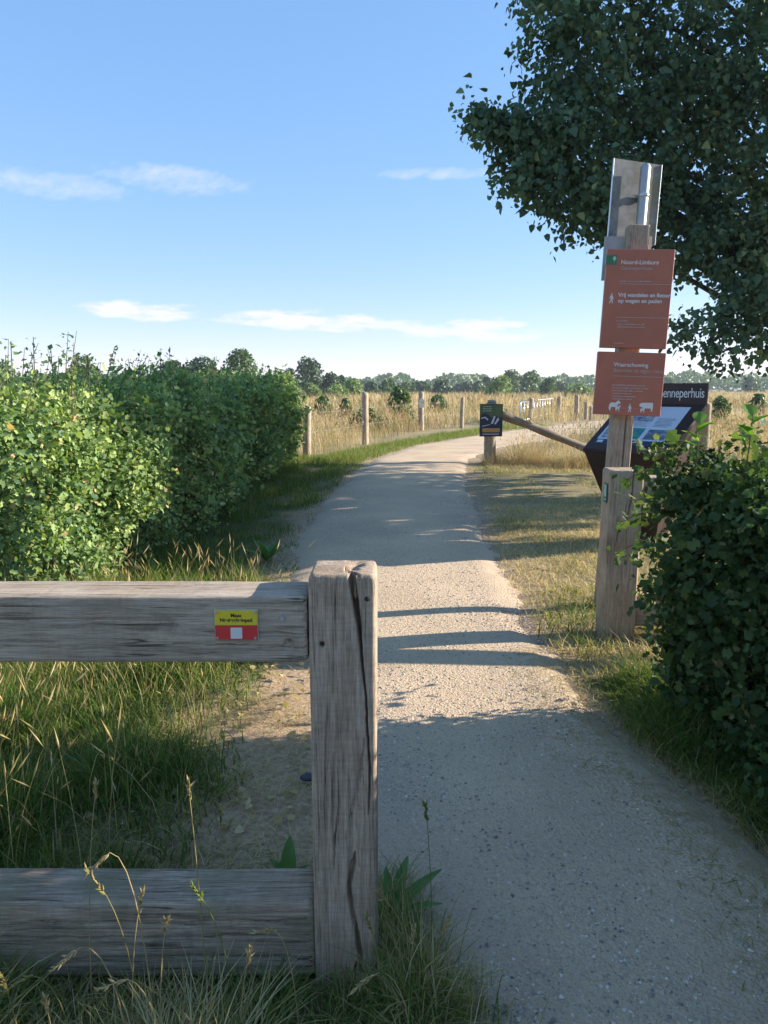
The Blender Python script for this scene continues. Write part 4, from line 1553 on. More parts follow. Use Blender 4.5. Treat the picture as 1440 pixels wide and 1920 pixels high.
def field(n, x0, x1, y0, y1, dens=None, ypow=1.0):
    x = x0 + (x1 - x0) * r_.random(n)
    y = y0 + (y1 - y0) * r_.random(n) ** ypow
    lx_, rx_ = path_x(np.clip(y, -6, 50))
    depth = np.minimum(x - lx_, rx_ - x)
    k = ~in_path(x, y) | ((r_.random(n) < .45 * np.exp(-np.abs(depth) / .10)) & (depth < .5))
    if dens is not None:
        k &= r_.random(n) < dens(x, y)
    return x[k], y[k]


def tuft(x, y, s, sc=3.0):
    return np.clip(.55 + .75 * vn2(x, y, sc, s), .12, 1.4)


def not_post(x, y):
    return ~((np.abs(x + .096) < .085) & (np.abs(y - 1.73) < .085)) & ~((np.abs(x - 1.43) < .115) & (np.abs(y - 4.4) < .1))


# left grass behind the near barrier
x, y = field(80000, -2.5, -.3, 1.86, 5.4, lambda x, y: np.clip((grass_x(y) + .10 - x) / .40, 0, 1) ** .7 * np.clip(.85 + .8 * vn2(x, y, 2.2, 41), .3, 1), 1.15)
k = ~((x > -.62) & (y < 2.5) & (r_.random(len(x)) < .6))
x, y = x[k], y[k]
hh = (.13 + .27 * r_.random(len(x)) ** 1.5) * np.maximum(tuft(x, y, 42), .4) * np.interp(x, [-3, -1.2, -.6], [1.15, 1.0, .5]) * np.interp(y, [1.86, 2.2, 2.8], [.8, .9, 1.05])
blades('grass', x, y, gz(x, y), hh, .0035 + .004 * r_.random(len(x)), .25 + .65 * r_.random(len(x)),
       np.clip(dryness(x, y) + .17 * r_.normal(size=len(x)) + .30 * (r_.random(len(x)) < .22), 0, 1), M_GRASS,
       'lush green grass behind the near barrier on the left', 'grass', 3, 51)
# thin flowering stems standing in the left grass
x, y = field(900, -2.3, -.75, 2.0, 5.2)
blades('grass_stems', x, y, gz(x, y), .25 + .25 * r_.random(len(x)), .0022 + .001 * r_.random(len(x)), .2 + .4 * r_.random(len(x)),
       np.clip(.72 + .15 * r_.normal(size=len(x)), .3, 1), M_GRASS, 'thin seeding stems standing in the left grass', 'grass', 3, 67, seed_heads=np.arange(len(x)))
# dry litter and short stuff on the bare patch by the post
n = 20000
x = -1.5 + 1.65 * r_.random(n)
y = 1.95 + 3.3 * r_.random(n)
k = (r_.random(n) < np.clip((path_x(y)[0] + .08 - x) / .3, 0, 1) * np.clip(.6 + .7 * vn2(x, y, 3, 49), .1, 1)) & not_post(x, y)
x, y = x[k], y[k]
blades('straw_litter', x, y, np.full(len(x), .003), .012 + .04 * r_.random(len(x)), .0022 + .002 * r_.random(len(x)), 1.5 + 3.0 * r_.random(len(x)),
       np.clip(.84 + .12 * r_.normal(size=len(x)), .45, 1), M_GRASS, 'dry straw and litter on the bare patch beside the near post', 'straw', 2, 52)
# brown fallen leaves on the bare patch
n = 420
x = -1.1 + 1.1 * r_.random(n)
y = 2.3 + 2.6 * r_.random(n)
k = (x < path_x(y)[0] + .1) & (vn2(x, y, 2.2, 50) > -.25)
x, y = x[k], y[k]
n = len(x)
me = inst_mesh('leaf_litter', HEART[0], HEART[1], frames(r_.normal(size=(n, 3)) * [1, 1, .25], r_.normal(size=(n, 3)) * .5 + [0, 0, 1], .018 + .022 * r_.random(n)), np.stack([x, y, np.full(n, .014)], -1), np.clip(.8 + .12 * r_.normal(size=n), .6, 1))
tag(link('leaf_litter', me, M_GRASS), 'yellow-brown fallen leaves on the bare patch left of the post', 'leaf litter', kind='stuff')
# foreground strip under and before the lower rail
x, y = field(15000, -1.15, .40, 1.18, 1.655, lambda x, y: np.clip((path_x(y)[0] + .10 - x) / .2, 0, 1))
k = not_post(x, y)
x, y = x[k], y[k]
hh = np.where(np.abs(x + .09) < .13, .5, 1.0) * (.08 + .27 * r_.random(len(x)) ** 2.0) * np.clip(.75 + .5 * vn2(x, y, 5, 43), .35, 1.3)
blades('grass', x, y, gz(x, y), hh, .0024 + .003 * r_.random(len(x)), .25 + .85 * r_.random(len(x)),
       np.clip(.63 + .24 * vn2(x, y, 4, 44) + .24 * r_.normal(size=len(x)), 0, 1), M_GRASS,
       'mixed green and dry grass in front of the lower rail', 'grass', 4, 53)
x, y = field(2600, -.02, .34, 1.5, 2.1, lambda x, y: np.clip((path_x(y)[0] + .12 - x) / .15, 0, 1))
k = not_post(x, y)
x, y = x[k], y[k]
blades('grass', x, y, gz(x, y), .05 + .17 * r_.random(len(x)) ** 1.6, .002 + .0025 * r_.random(len(x)), .25 + .6 * r_.random(len(x)),
       np.clip(.60 + .25 * r_.normal(size=len(x)), 0, 1), M_GRASS, 'grass tuft at the right foot of the near post', 'grass', 4, 54)
# verge between left hedge and path
x, y = field(29000, -2.1, -.4, 5.2, 16.5, lambda x, y: np.clip((path_x(y)[0] + .08 - x) / .25, 0, 1), 1.25)
hh = (.09 + .17 * r_.random(len(x)) ** 1.5) * tuft(x, y, 45) * np.interp(path_x(y)[0] - x, [-.1, .1, .5], [.35, .6, 1.1])
blades('grass', x, y, gz(x, y), hh, .004 + .0045 * r_.random(len(x)), .25 + .6 * r_.random(len(x)),
       np.clip(.22 + .14 * r_.normal(size=len(x)) + .25 * (r_.random(len(x)) < .12) + np.interp(y, [13, 16.5], [0, .18]), 0, 1), M_GRASS,
       'green verge grass between the left hedge and the path', 'grass', 3, 55)
# right verge: mown, dry
x, y = field(60000, .8, 7.0, 3.5, 15.2, lambda x, y: np.clip((x - path_x(y)[1] + .05) / .35, 0, 1) * np.where(x > 4.5, .45, 1), 1.25)
k = not_post(x, y)
x, y = x[k], y[k]
nearp = np.exp(-(((x - 1.3) / .5) ** 2 + ((y - 4.55) / .75) ** 2))
hh = (.045 + .085 * r_.random(len(x)) ** 1.5) * tuft(x, y, 46) + nearp * .13 * r_.random(len(x)) ** 1.4
dr = dryness(x, y) - .42 * nearp * (y > 4.2) + .17 * r_.normal(size=len(x))
dr = dr - .22 * np.exp(-((x - path_x(y)[1] - .3) / .35) ** 2)
blades('grass', x, y, gz(x, y), hh, .005 + .005 * r_.random(len(x)), .4 + .9 * r_.random(len(x)), np.clip(dr, 0, 1), M_GRASS,
       'short dry yellowed grass on the right verge', 'grass', 2, 56)
x, y = field(30000, .9, 3.6, 3.6, 9.5, lambda x, y: np.clip((x - path_x(y)[1] + .05) / .30, 0, 1))
k = not_post(x, y)
x, y = x[k], y[k]
blades('grass', x, y, gz(x, y), .03 + .07 * r_.random(len(x)) ** 1.4, .004 + .004 * r_.random(len(x)), .5 + 1.1 * r_.random(len(x)),
       np.clip(dryness(x, y) + .1 + .15 * r_.normal(size=len(x)), 0, 1), M_GRASS, 'dense short yellow grass beside the gate post', 'grass', 2, 66)
n = 16000
x = .95 + 6 * r_.random(n)
y = 3.4 + 11.5 * r_.random(n) ** 1.2
k = (x > path_x(y)[1] - .1) & not_post(x, y)
x, y = x[k], y[k]
blades('straw_litter', x, y, np.full(len(x), -.005), .01 + .025 * r_.random(len(x)), .002 + .0025 * r_.random(len(x)), 1.8 + 4 * r_.random(len(x)),
       np.clip(.82 + .1 * r_.normal(size=len(x)), .5, 1), M_GRASS, 'mown straw lying on the right verge', 'straw', 2, 57)
# long dark grass at the foot of the right hedge
x, y = field(22000, .95, 1.65, 1.7, 3.7, lambda x, y: np.clip((x - path_x(y)[1] - .0) / .16, 0, 1))
hh = (.06 + .19 * r_.random(len(x)) ** 1.4) * tuft(x, y, 47) * np.interp(x - path_x(y)[1], [0, .12, .3], [.4, .8, 1.1])
blades('grass', x, y, gz(x, y), hh, .003 + .0035 * r_.random(len(x)), .35 + .8 * r_.random(len(x)),
       np.clip(.28 + .2 * r_.normal(size=len(x)) + .3 * np.exp(-((x - path_x(y)[1]) / .1) ** 2), 0, 1), M_GRASS,
       'long dark grass at the foot of the right hedge', 'grass', 4, 58)
n = 2600
y = 1.5 + 2.6 * r_.random(n)
x = path_x(y)[1] - .12 + .22 * r_.normal(size=n) * .6
blades('straw_litter', x, y, np.full(n, .026), .008 + .02 * r_.random(n), .0016 + .0016 * r_.random(n), 2 + 5 * r_.random(n),
       np.clip(.72 + .14 * r_.normal(size=n), .3, 1), M_GRASS, 'brown straw along the right edge of the path', 'straw', 2, 59)


# dry meadow behind the fences
def behind_fence(x, y):
    fx_ = np.interp(y, [14.9, p1[1], p2[1], p3[1], p4[1], 60], [-2.2, p1[0], p2[0], p3[0], p4[0], p4[0] - 2])
    left = x < fx_ + .12
    lx_, rx_ = path_x(np.clip(y, -6, 50))
    mown = np.interp(y, [14, 20, 28, 40], [0, .9, 1.0, .8])
    left &= x < lx_ - mown * .9
    left |= (y > 31) & (x < lx_ - .8)
    right = (x > rx_ + .5) & (y > 14.6 + .5 * vn2(x, y, .8, 14))
    return left | right


def meadow(n, y0, y1, spread, hlo, hhi, w0, w1, segs, seed, label, heads=.3, ypow=1.0):
    y = y0 + (y1 - y0) * r_.random(n) ** ypow
    x = (r_.random(n) * 2 - 1) * (y * spread + 3)
    k = behind_fence(x, y)
    if y1 > 30:
        k &= ~in_path(x, y)
    x, y = x[k], y[k]
    t_ = np.clip(.72 + .75 * vn2(x, y, .5, 15) + .4 * vn2(x, y, 1.7, 16), .22, 1.4)
    hh_ = (hlo + (hhi - hlo) * r_.random(len(x))) * t_
    wet = np.clip(vn2(x, y, .16, 17) * 1.4 + .5 * vn2(x, y, .8, 18) - .2, 0, 1)
    rn = np.clip(.56 + .22 * vn2(x, y, .45, 27) + .15 * vn2(x, y, 1.6, 28) + .15 * r_.normal(size=len(x)) - .75 * wet * (r_.random(len(x)) < .75), 0, .94)
    red = (vn2(x, y, .10, 19) > .25) & (r_.random(len(x)) < .35) & (y > 24)
    rn = np.where(red, .98, rn)
    return blades('meadow_grass', x, y, gz(x, y), hh_, w0 + (w1 - w0) * r_.random(len(x)), .15 + .45 * r_.random(len(x)), rn, M_MEADOW,
                  label, 'meadow grass', segs, seed, seed_heads=np.where(r_.random(len(x)) < heads)[0])


meadow(26000, 14.4, 27, .62, .35, .95, .006, .012, 3, 61, 'tall dry golden grass behind the fence posts')
meadow(40000, 26, 60, .60, .5, 1.08, .012, .026, 2, 62, 'dry meadow grass in the middle distance', .18, 1.2)
meadow(42000, 58, 190, .62, .75, 1.2, .05, .11, 2, 63, 'far dry meadow before the tree line', .0, 1.3)
# collapsed dry tufts round the poster post and brace
n = 7000
x = 2.0 + 3.2 * r_.random(n)
y = 14.7 + .75 * r_.normal(size=n) * .55
k = x > path_x(y)[1] + .2
x, y = x[k], y[k]
blades('meadow_grass', x, y, gz(x, y), (.2 + .5 * r_.random(len(x))) * tuft(x, y, 48, 1.4), .004 + .005 * r_.random(len(x)), .35 + 1.0 * r_.random(len(x)),
       np.clip(.6 + .2 * r_.normal(size=len(x)), .1, .96), M_MEADOW, 'collapsed dry grass round the poster post and its brace', 'meadow grass', 4, 64)
# green strip along the bend, left side
n = 9000
y = 15.5 + 15 * r_.random(n)
x = path_x(y)[0] - 1.25 * r_.random(n) * np.interp(y, [15, 20, 31], [1.2, .9, 1.5])
blades('grass', x, y, gz(x, y), .05 + .14 * r_.random(n), .007 + .006 * r_.random(n), .3 + .5 * r_.random(n), np.clip(.38 + .14 * r_.normal(size=n), 0, 1), M_GRASS,
       'green grass strip along the outside of the bend', 'grass', 3, 65)


# single tall stalks with seed heads in the foreground
def stalk(px, py, Y, base_dx, col, label, droop=.3, hl=.05):
    tip = at(px, py, Y)
    b_ = np.array([tip[0] + base_dx, Y + .02, -.03])
    e_ = empty('grass_stalk', b_)
    tag(e_, label, 'grass stalk', 'tall seeding grass stalks in the foreground')
    rel = tip - b_
    t_ = np.linspace(0, 1, 9)
    P = np.stack([rel[0] * t_ ** 1.8, rel[1] * t_, rel[2] * (t_ * (1 + droop) - droop * t_ ** 2.6)], -1)
    V, L, ln = tube_mesh('s', P, np.linspace(.0016, .0009, 9), 5)
    link('stem', np_mesh('stem', V, L, ln, {'rnd': np.full(len(V), col)}), M_GRASS, e_)
    d = unit(P[-1] - P[-2])
    n_ = 18
    fr_ = np.linspace(0, 1, n_)
    r3 = np.random.default_rng(abs(int(px * 7 + py)))
    sp_ = P[-1] + d * (fr_[:, None] * hl - hl * .35)
    sp_[:, 2] -= (fr_ ** 2) * hl * .25 * droop
    axd = d[None] + r3.normal(size=(n_, 3)) * .35
    Mx = frames(axd, r3.normal(size=(n_, 3)), np.full(n_, .016))
    spike = np.array([(0, 0, 0), (.16, .4, 0), (0, .4, .16), (-.16, .4, 0), (0, .4, -.16), (0, 1.2, 0)])
    link('seed_head', inst_mesh('seed_head', spike, [[0, 1, 2], [0, 2, 3], [0, 3, 4], [0, 4, 1], [5, 2, 1], [5, 3, 2], [5, 4, 3], [5, 1, 4]], Mx, sp_, np.clip(col + .1 * r3.normal(size=n_), 0, 1)), M_GRASS, e_)


for px, py, Y, dx, col, lab, dr_, hl_ in [
        (190, 1610, 1.50, .09, .88, 'straw-coloured stalk arching over the lower rail, highest at left', .9, .06),
        (185, 1660, 1.48, .07, .62, 'greenish seed stalk leaning left across the lower rail', .35, .08),
        (262, 1700, 1.46, -.04, .84, 'golden seed stalk leaning right across the lower rail', .2, .06),
        (355, 1490, 1.55, .015, .72, 'tall thin pale stalk reaching above the lower rail', .1, .05),
        (178, 1490, 1.58, -.05, .85, 'slim dry stalk rising highest behind the lower rail left', .1, .045),
        (130, 1790, 1.40, .11, .9, 'dry stalk drooping left in front of the lower rail', 1.0, .06),
        (310, 1740, 1.44, -.03, .9, 'short dry stalk in the middle of the lower rail', .15, .035),
        (505, 1745, 1.46, .06, .82, 'pale stalk drooping left near the post foot', .7, .05),
        (465, 1800, 1.40, -.03, .8, 'golden stalk leaning right near the post foot', .2, .045),
        (375, 1680, 1.50, .07, .45, 'thin green stalk crossing the lower rail towards the post', .3, .05),
        (10, 1850, 1.34, .02, .6, 'green seed stalk at the lower left corner', .2, .05),
        (40, 1838, 1.36, .10, .55, 'arching green stalk low at the left corner', .9, .07),
        (88, 1890, 1.30, .01, .85, 'dry stalk low at the left corner, pointing straight up', .1, .04),
        (220, 1840, 1.36, .09, .9, 'bowed dry stalk low in front of the lower rail', .8, .06),
        (725, 1690, 1.62, .07, .72, 'pale seed stalk leaning left beside the right side of the post', .3, .055),
        (695, 1740, 1.56, .03, .68, 'thin seed stalk in front of the right post edge', .2, .06),
        (775, 1760, 1.56, -.01, .85, 'dry upright stalk right of the post', .1, .05),
        (835, 1740, 1.60, -.03, .82, 'dry stalk right of the post, nearest the path', .15, .05),
        (690, 1835, 1.42, .10, .88, 'bent dry stalk low before the post', 1.0, .05),
        (800, 1530, 1.75, .02, .4, 'tall thin green stalk standing against the gravel', .05, .05)]:
    stalk(px, py, Y, dx, col, lab, dr_, hl_)


# ---------------------------------------------------------------- big lime tree on the right
r_ = np.random.default_rng(404)
TR = np.array([6.3, 10.6, 0])
lt = empty('lime_tree', TR)
tag(lt, 'large dark lime tree on the right, its branches hanging over the signs', 'tree')
BL = []                                         # foliage masses: centre, radius, leaf sprays
for px, py, Y, rad, n in [
        (1050, 40, 9.0, .42, 150), (1075, 150, 9.0, .50, 220), (1060, 250, 8.9, .42, 190), (1000, 265, 8.8, .30, 130), (945, 240, 8.7, .17, 90), (905, 225, 8.6, .11, 56), (882, 212, 8.6, .05, 22),
        (985, 320, 8.7, .30, 110), (950, 310, 8.7, .16, 36), (1030, 360, 8.8, .28, 90), (1035, 405, 8.8, .10, 16), (1100, 340, 8.9, .42, 170), (1100, 420, 8.9, .22, 55), (1150, 390, 9.1, .35, 120), (1135, 445, 9.0, .12, 22),
        (1160, 60, 9.4, .55, 220), (1180, 200, 9.5, .70, 330), (1190, 330, 9.5, .60, 260), (1290, 100, 9.8, .9, 420), (1290, 260, 9.8, .9, 420), (1270, 400, 9.6, .65, 260), (1380, 120, 9.6, .9, 420), (1400, 300, 9.6, 1.0, 480),
        (1350, 450, 9.3, .40, 150), (1272, 468, 9.2, .24, 60), (1400, 465, 9.2, .5, 190), (1438, 535, 9.0, .35, 100), (1390, 545, 8.9, .20, 46), (1358, 588, 8.9, .13, 24), (1302, 600, 8.8, .11, 18),
        (1280, 632, 8.8, .09, 13), (1366, 622, 8.8, .15, 28), (1415, 600, 8.9, .2, 44), (1360, 665, 8.8, .08, 12), (1332, 645, 8.8, .09, 12), (1442, 640, 8.9, .12, 20), (1010, -60, 9.2, .5, 170), (1120, -80, 9.5, .8, 300)]:
    BL.append((at(px + (14 if px < 1020 else 0), py - (6 if px < 960 else 26 if px < 1200 else 8), Y), rad, n))
NVIEW = len(BL)
# rest of the crown, outside the picture
for i in range(46):
    a_ = r_.random() * 2 * math.pi
    u_ = 2 * r_.random() - .75
    q = TR + np.array([3.6 * math.cos(a_) * r_.uniform(.3, 1), 4.1 * math.sin(a_) * r_.uniform(.3, 1), 5.4 + 2.9 * u_])
    # keep the hand-placed silhouette on the left clean
    pd = (q[1] * math.cos(TH) - (q[2] - 1.5) * math.sin(TH))
    pxx = 720 + F_PX * q[0] / pd
    if pxx < 1330:
        continue
    BL.append((q, r_.uniform(.8, 1.3), 170))
for q, rad, n in [((5.2, 7.6, 3.7), .8, 170), ((5.8, 8.0, 3.0), .7, 150), ((6.6, 8.6, 2.7), .8, 170), ((7.2, 9.4, 2.5), .8, 170), ((7.0, 11.2, 2.5), .9, 200), ((6.4, 12.2, 2.4), .9, 200), ((7.6, 10.2, 2.2), .8, 180), ((6.0, 9.6, 2.6), .7, 150),
                  ((6.6, 13.2, 3.0), .9, 180), ((7.6, 12.0, 3.2), 1.0, 200), ((7.4, 8.2, 3.6), 1.0, 200), ((8.2, 9.4, 3.2), 1.0, 200), ((7.0, 14.2, 4.2), 1.1, 260), ((7.4, 15.2, 4.6), 1.1, 240), ((7.2, 13.4, 5.2), 1.1, 240), ((6.6, 12.0, 4.2), 1.0, 240), ((6.2, 10.6, 3.8), 1.0, 240), ((6.2, 9.2, 3.8), 1.0, 240), ((6.4, 8.2, 4.4), 1.0, 240), ((6.8, 11.4, 5.4), 1.2, 260), ((6.2, 7.7, 3.3), .7, 170), ((7.6, 14.4, 3.2), 1.0, 220), ((8.0, 15.8, 3.8), 1.1, 220), ((8.4, 13.2, 2.6), 1.0, 200)]:
    BL.append((np.array(q), rad, n))
SUNV = np.array(SUN)
BL2 = []
for kk, (c_, rad, n) in enumerate(BL):
    if kk < NVIEW:
        BL2.append((c_, rad, n, True))
        continue
    c_ = np.array(c_)
    for _ in range(30):                       # slide along the sun's direction: the shade on the ground stays, the view stays open
        pd = c_[1] * math.cos(TH) - (c_[2] - 1.5) * math.sin(TH)
        if 720 + F_PX * (c_[0] - rad) / pd > 1425 or c_[2] > 6.5:
            break
        c_ = c_ + SUNV * .25
    BL2.append((c_, rad, n, False))
BL = [(a_, b_, n_) for a_, b_, n_, v_ in BL2]
for view in (True, False):
    BB, DD, OO = [], [], []
    for c_, rad, n, v_ in BL2:
        if v_ != view:
            continue
        n = int(n * (.62 if view else .62))
        d = unit(r_.normal(size=(n, 3)))
        rr = rad * r_.random(n) ** .45 * (1 + .25 * vnoise(c_ * 3 + d * 1.7, 1.0, 91))
        BB.append(c_ + d * rr[:, None] * [1, 1, .9])
        OO.append(unit(d + [0, 0, .3]))
        DD.append(d * .6 + [0, 0, -.6] + r_.normal(size=(n, 3)) * .3)
    BB, DD, OO = np.concatenate(BB), np.concatenate(DD), np.concatenate(OO)
    ln_ = .14 + .26 * r_.random(len(BB))
    pos, ax_, nm, sz, tt_ = shoots(BB, DD, ln_, 12 if view else 7, .054 if view else .12, r_, .05, OO)
    ax_ = ax_ + [0, 0, -.5]
    rnd = np.clip(.42 + .22 * r_.normal(size=len(pos)) + .35 * vnoise(pos, 1.6, 92), 0, .99)
    add_leaves('crown', HEART if view else DIA, pos, ax_, nm, sz, rnd, M_LIME, lt)
tube('trunk', [(0, 0, -.1), (.02, .02, 1.0), (-.05, .05, 2.2), (.05, 0, 4.0), (.1, .1, 6.5), (.0, .1, 8.2)], [.34, .27, .23, .18, .10, .04], M_BARK, lt, 14)
limbs = []
for c_, rad, n in BL:
    e1 = c_ - TR
    z0 = max(1.9, min(7.0, e1[2] - .5 - .25 * math.hypot(e1[0], e1[1])))
    e0 = np.array([0, 0.05, z0])
    mid = e0 * .45 + e1 * .55 + [0, 0, .35 * r_.random()]
    L_ = np.linalg.norm(e1 - e0)
    limbs.append(([e0, mid, e1], [.015 + .010 * L_, .010 + .004 * L_, .006]))
    for j in range(3):
        q = c_ - TR + r_.normal(size=3) * rad * .5
        limbs.append(([mid * .4 + e1 * .6, (e1 + q) / 2, q], [.008, .006, .003]))
o_ = tubes('limb', limbs, M_BARK, lt, 5)


# ---------------------------------------------------------------- background trees
def bg_tree(name, px, top, half, Y, label, cols, seed, base_py=733, lobes=9, dens=1.0, trunk=True, cat='tree', group='trees along the horizon', shape=1.0, low=.12):
    r2 = np.random.default_rng(seed)
    q = at(px, top, Y)
    hgt = q[2]
    hw = half * 1.22 / F_PX * Y
    e_ = empty(name, (q[0], Y, 0))
    tag(e_, label, cat, group)
    C, Rr = [], []
    for i in range(lobes):
        zf_ = low + (1 - low) * r2.random() ** .8
        wz = math.sin(math.pi * min(1, .22 + .70 * zf_)) ** .7
        a_ = r2.random() * 2 * math.pi
        rad = hw * r2.uniform(.30, .52)
        C.append([math.cos(a_) * (hw * wz - rad * .75) * shape, math.sin(a_) * (hw * wz - rad * .75), max(rad * .6, zf_ * hgt - rad * .8)])
        Rr.append(rad)
    C.append([0, 0, hgt - hw * .5])
    Rr.append(hw * .5)
    C.append([0, 0, hgt * .5])
    Rr.append(min(hw * .8, hgt * .5))
    C, Rr = np.array(C), np.array(Rr)
    csz = Y * .0024
    n = int(np.clip(3.2 * (hw * 2) * hgt / csz ** 2, 900, 6000) * dens)
    w_ = Rr ** 2 / (Rr ** 2).sum()
    ii = r2.choice(len(C), n, p=w_)
    d = unit(r2.normal(size=(n, 3)))
    P = C[ii] + d * (Rr[ii] * (.55 + .5 * r2.random(n) ** .6))[:, None]
    P = P[P[:, 2] > .05]
    d = d[:len(P)]
    n = len(P)
    ax2 = r2.normal(size=(n, 3))
    nm2 = unit(P - [0, 0, hgt * .45]) + r2.normal(size=(n, 3)) * .6
    mt = bpy.data.materials.get(cols)
    me_ = inst_mesh('crown', LOB[0] - [0, .5, 0], LOB[1], frames(ax2, nm2, csz * (.7 + .8 * r2.random(n))), P, np.clip(.45 + .25 * r2.normal(size=n), 0, 1), False) if False else \
        inst_mesh('crown', DIA[0] * [1.5, 1, 1] - [0, .5, 0], DIA[1], frames(ax2, nm2, csz * (.9 + 1.0 * r2.random(n))), P, np.clip(.45 + .25 * r2.normal(size=n), 0, 1), False)
    link('crown', me_, mt, e_)
    if trunk:
        tube('trunk', [(0, 0, -.2), (0, 0, hgt * .35), (0, 0, hgt * .8)], [hw * .09 + .06, hw * .06 + .04, .03], M_BARK, e_, 6)
    return e_


leaf_mat('bg_dark', [(0, (0.025, 0.054, 0.025)), (1, (0.082, 0.136, 0.048))], .2)
leaf_mat('bg_mid', [(0, (0.054, 0.101, 0.030)), (1, (0.149, 0.222, 0.068))], .25)
leaf_mat('bg_light', [(0, (0.108, 0.169, 0.041)), (1, (0.270, 0.338, 0.101))], .3)
leaf_mat('bg_willow', [(0, (0.117, 0.156, 0.072)), (1, (0.299, 0.338, 0.195))], .3)
for i, (px, top, half, Y, lab, cl, lo, sh) in enumerate([
        (-6, 672, 36, 60, 'rounded tree at the far left edge behind the hedge', 'bg_mid', 9, 1),
        (155, 666, 34, 62, 'rounded tree rising behind the hedge left of the dark copse', 'bg_mid', 9, 1),
        (62, 700, 48, 70, 'low bushy tree behind the hedge at the far left', 'bg_mid', 8, 1),
        (235, 702, 45, 70, 'low bush between the two trees behind the hedge', 'bg_dark', 8, 1),
        (322, 674, 38, 75, 'dark broad tree behind the hedge, left of its pair', 'bg_dark', 10, 1),
        (378, 670, 42, 76, 'dark broad tree behind the hedge, right of its pair', 'bg_dark', 10, 1),
        (451, 656, 38, 70, 'tallest grey-green tree above the hedge end', 'bg_mid', 12, 1),
        (527, 692, 34, 45, 'pale silvery willow bush at the hedge end', 'bg_willow', 10, 1),
        (578, 668, 29, 120, 'big dark round tree standing right of the hedge', 'bg_dark', 14, 1),
        (543, 690, 14, 125, 'small dark tree left of the big dark round tree', 'bg_dark', 6, 1),
        (620, 698, 20, 122, 'dark sloping tree right of the big dark round tree', 'bg_dark', 7, 1),
        (640, 704, 8, 128, 'narrow grey poplar beside the sloping dark tree', 'bg_dark', 5, .6),
        (583, 718, 16, 105, 'low light green bush before the big dark tree', 'bg_light', 6, 1),
        (628, 721, 26, 110, 'low wide bush left of the light green tree', 'bg_light', 7, 1),
        (662, 709, 20, 115, 'light green tree right of the dark copse', 'bg_light', 8, 1),
        (696, 716, 16, 150, 'small dark blue-green tree', 'bg_dark', 6, 1),
        (728, 711, 18, 140, 'rounded green tree above the field shrub', 'bg_mid', 8, 1),
        (762, 717, 15, 170, 'small grey-green tree right of the field shrub', 'bg_mid', 6, 1),
        (790, 714, 22, 180, 'wide pale tree left of the marker post', 'bg_mid', 9, 1),
        (828, 711, 17, 150, 'dark green tree between the marker post and the bend post', 'bg_dark', 8, 1),
        (862, 719, 16, 220, 'distant bluish tree above the bend post', 'bg_dark', 6, 1),
        (878, 716, 14, 200, 'distant dark tree right of the bend post', 'bg_dark', 6, 1),
        (898, 714, 12, 180, 'green tree left of the bright one', 'bg_mid', 6, 1),
        (912, 707, 9, 190, 'slim bluish tree behind the bright one', 'bg_dark', 6, .7),
        (940, 703, 24, 110, 'bright yellow-green round tree above the poster', 'bg_light', 12, 1),
        (960, 692, 20, 165, 'tall green tree behind the bright round one', 'bg_mid', 10, 1),
        (998, 695, 21, 160, 'tall dark green round tree right of the bright one', 'bg_mid', 10, 1),
        (1030, 708, 14, 130, 'light green tree right of the tall dark one', 'bg_mid', 8, 1),
        (1054, 715, 15, 190, 'grey-green tree at the left end of the far wood', 'bg_mid', 7, 1),
        (1085, 718, 22, 120, 'pale low tree left of the warning sign', 'bg_light', 8, 1),
        (1410, 706, 15, 210, 'single taller tree standing out of the far wood on the right', 'bg_mid', 8, 1),
        (1255, 706, 13, 230, 'pale poplar above the lectern', 'bg_willow', 6, .8),
        (1225, 712, 16, 230, 'pale tree just right of the warning sign', 'bg_willow', 6, 1)]):
    bg_tree('background_tree', px, top, half, Y, lab, cl, 500 + i, lobes=lo, shape=sh)
bg_tree('shrub', 748, 724, 24, 33, 'green shrub standing in the dry meadow behind the wire', 'bg_mid', 601, trunk=True, cat='shrub', group='shrubs in the meadow', low=.3)
bg_tree('shrub', 690, 762, 30, 27, 'low green scrub behind the second fence post', 'bg_mid', 602, trunk=False, cat='shrub', group='shrubs in the meadow')

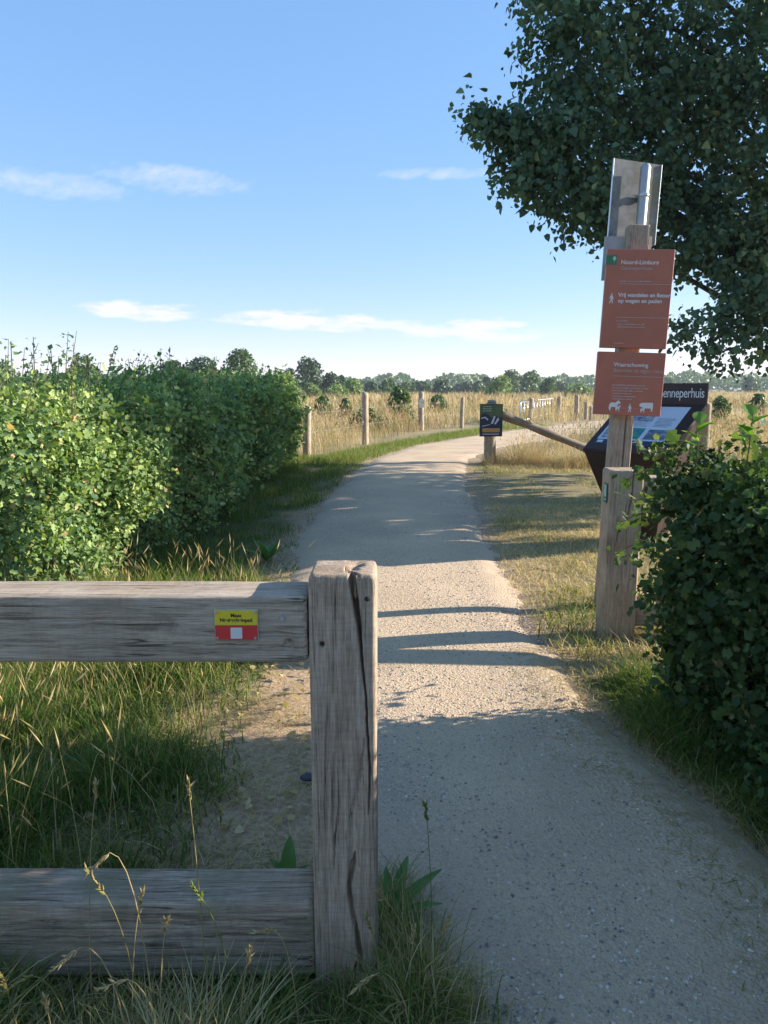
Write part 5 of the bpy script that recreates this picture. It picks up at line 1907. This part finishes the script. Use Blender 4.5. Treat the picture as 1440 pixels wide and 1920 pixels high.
for i, (px, top, half, Y, lab) in enumerate([(606, 741, 16, 40, 'small green bush in the meadow right of the hedge end'), (648, 746, 12, 36, 'low green bush left of the second fence post'), (822, 741, 16, 48, 'low bush between the marker post and the bend post'),
                                             (1352, 742, 18, 30, 'green bush in the meadow right of the lectern'), (1422, 738, 16, 40, 'green bush in the meadow at the right edge')]):
    bg_tree('shrub', px, top, half, Y, lab, 'bg_mid', 610 + i, trunk=False, cat='shrub', group='shrubs in the meadow')

# continuous far wood: one mass
n = 26000
r2 = np.random.default_rng(77)
azi = r2.uniform(-1.0, 1.0, n)
dist_ = 330 + 60 * r2.random(n)
hmax = 6.2 + 1.5 * vn2(azi * 40, azi * 0, 1.0, 81) + 1.2 * vn2(azi * 140, azi * 0, 1.0, 82) + np.clip(azi, 0, 1) * 2.2
zf_ = r2.random(n) ** .6
P = np.stack([np.sin(azi) * dist_, np.cos(azi) * dist_, zf_ * hmax], -1)
me = inst_mesh('woodland', DIA[0] * [1.6, 1, 1] - [0, .5, 0], DIA[1], frames(r2.normal(size=(n, 3)), r2.normal(size=(n, 3)) + [0, -.6, .5], 1.0 + .9 * r2.random(n)), P, np.clip(.4 + .25 * r2.normal(size=n), 0, 1))
tag(link('woodland', me, bpy.data.materials['bg_mid']), 'low far wood along the whole horizon', 'woodland', kind='stuff')

# ---------------------------------------------------------------- evening haze
m = bpy.data.materials.new('haze_air')
m.use_nodes = True
nt = m.node_tree
for nd in list(nt.nodes):
    if nd.type != 'OUTPUT_MATERIAL':
        nt.nodes.remove(nd)
pv = nt.nodes.new('ShaderNodeVolumePrincipled')
pv.inputs['Color'].default_value = (.86, .92, 1.0, 1)
pv.inputs['Density'].default_value = .00042
pv.inputs['Anisotropy'].default_value = .2
nt.links.new(pv.outputs[0], nt.nodes['Material Output'].inputs['Volume'])
o_ = bm_obj('haze', box_bm(8000, 8000, 16, (0, 500, 6.0)), m)
tag(o_, kind='stuff')
scene.cycles.volume_bounces = 0

# masses of leaves and twigs inside a hedge or crown are past counting
for o_ in bpy.data.objects:
    if o_.parent is not None and o_.name.split('.')[0] in ('foliage', 'inner_foliage', 'crown', 'limb') or (o_.parent is not None and o_.parent.name.startswith('hedge') and o_.name.startswith('stem')):
        o_['kind'] = 'stuff'
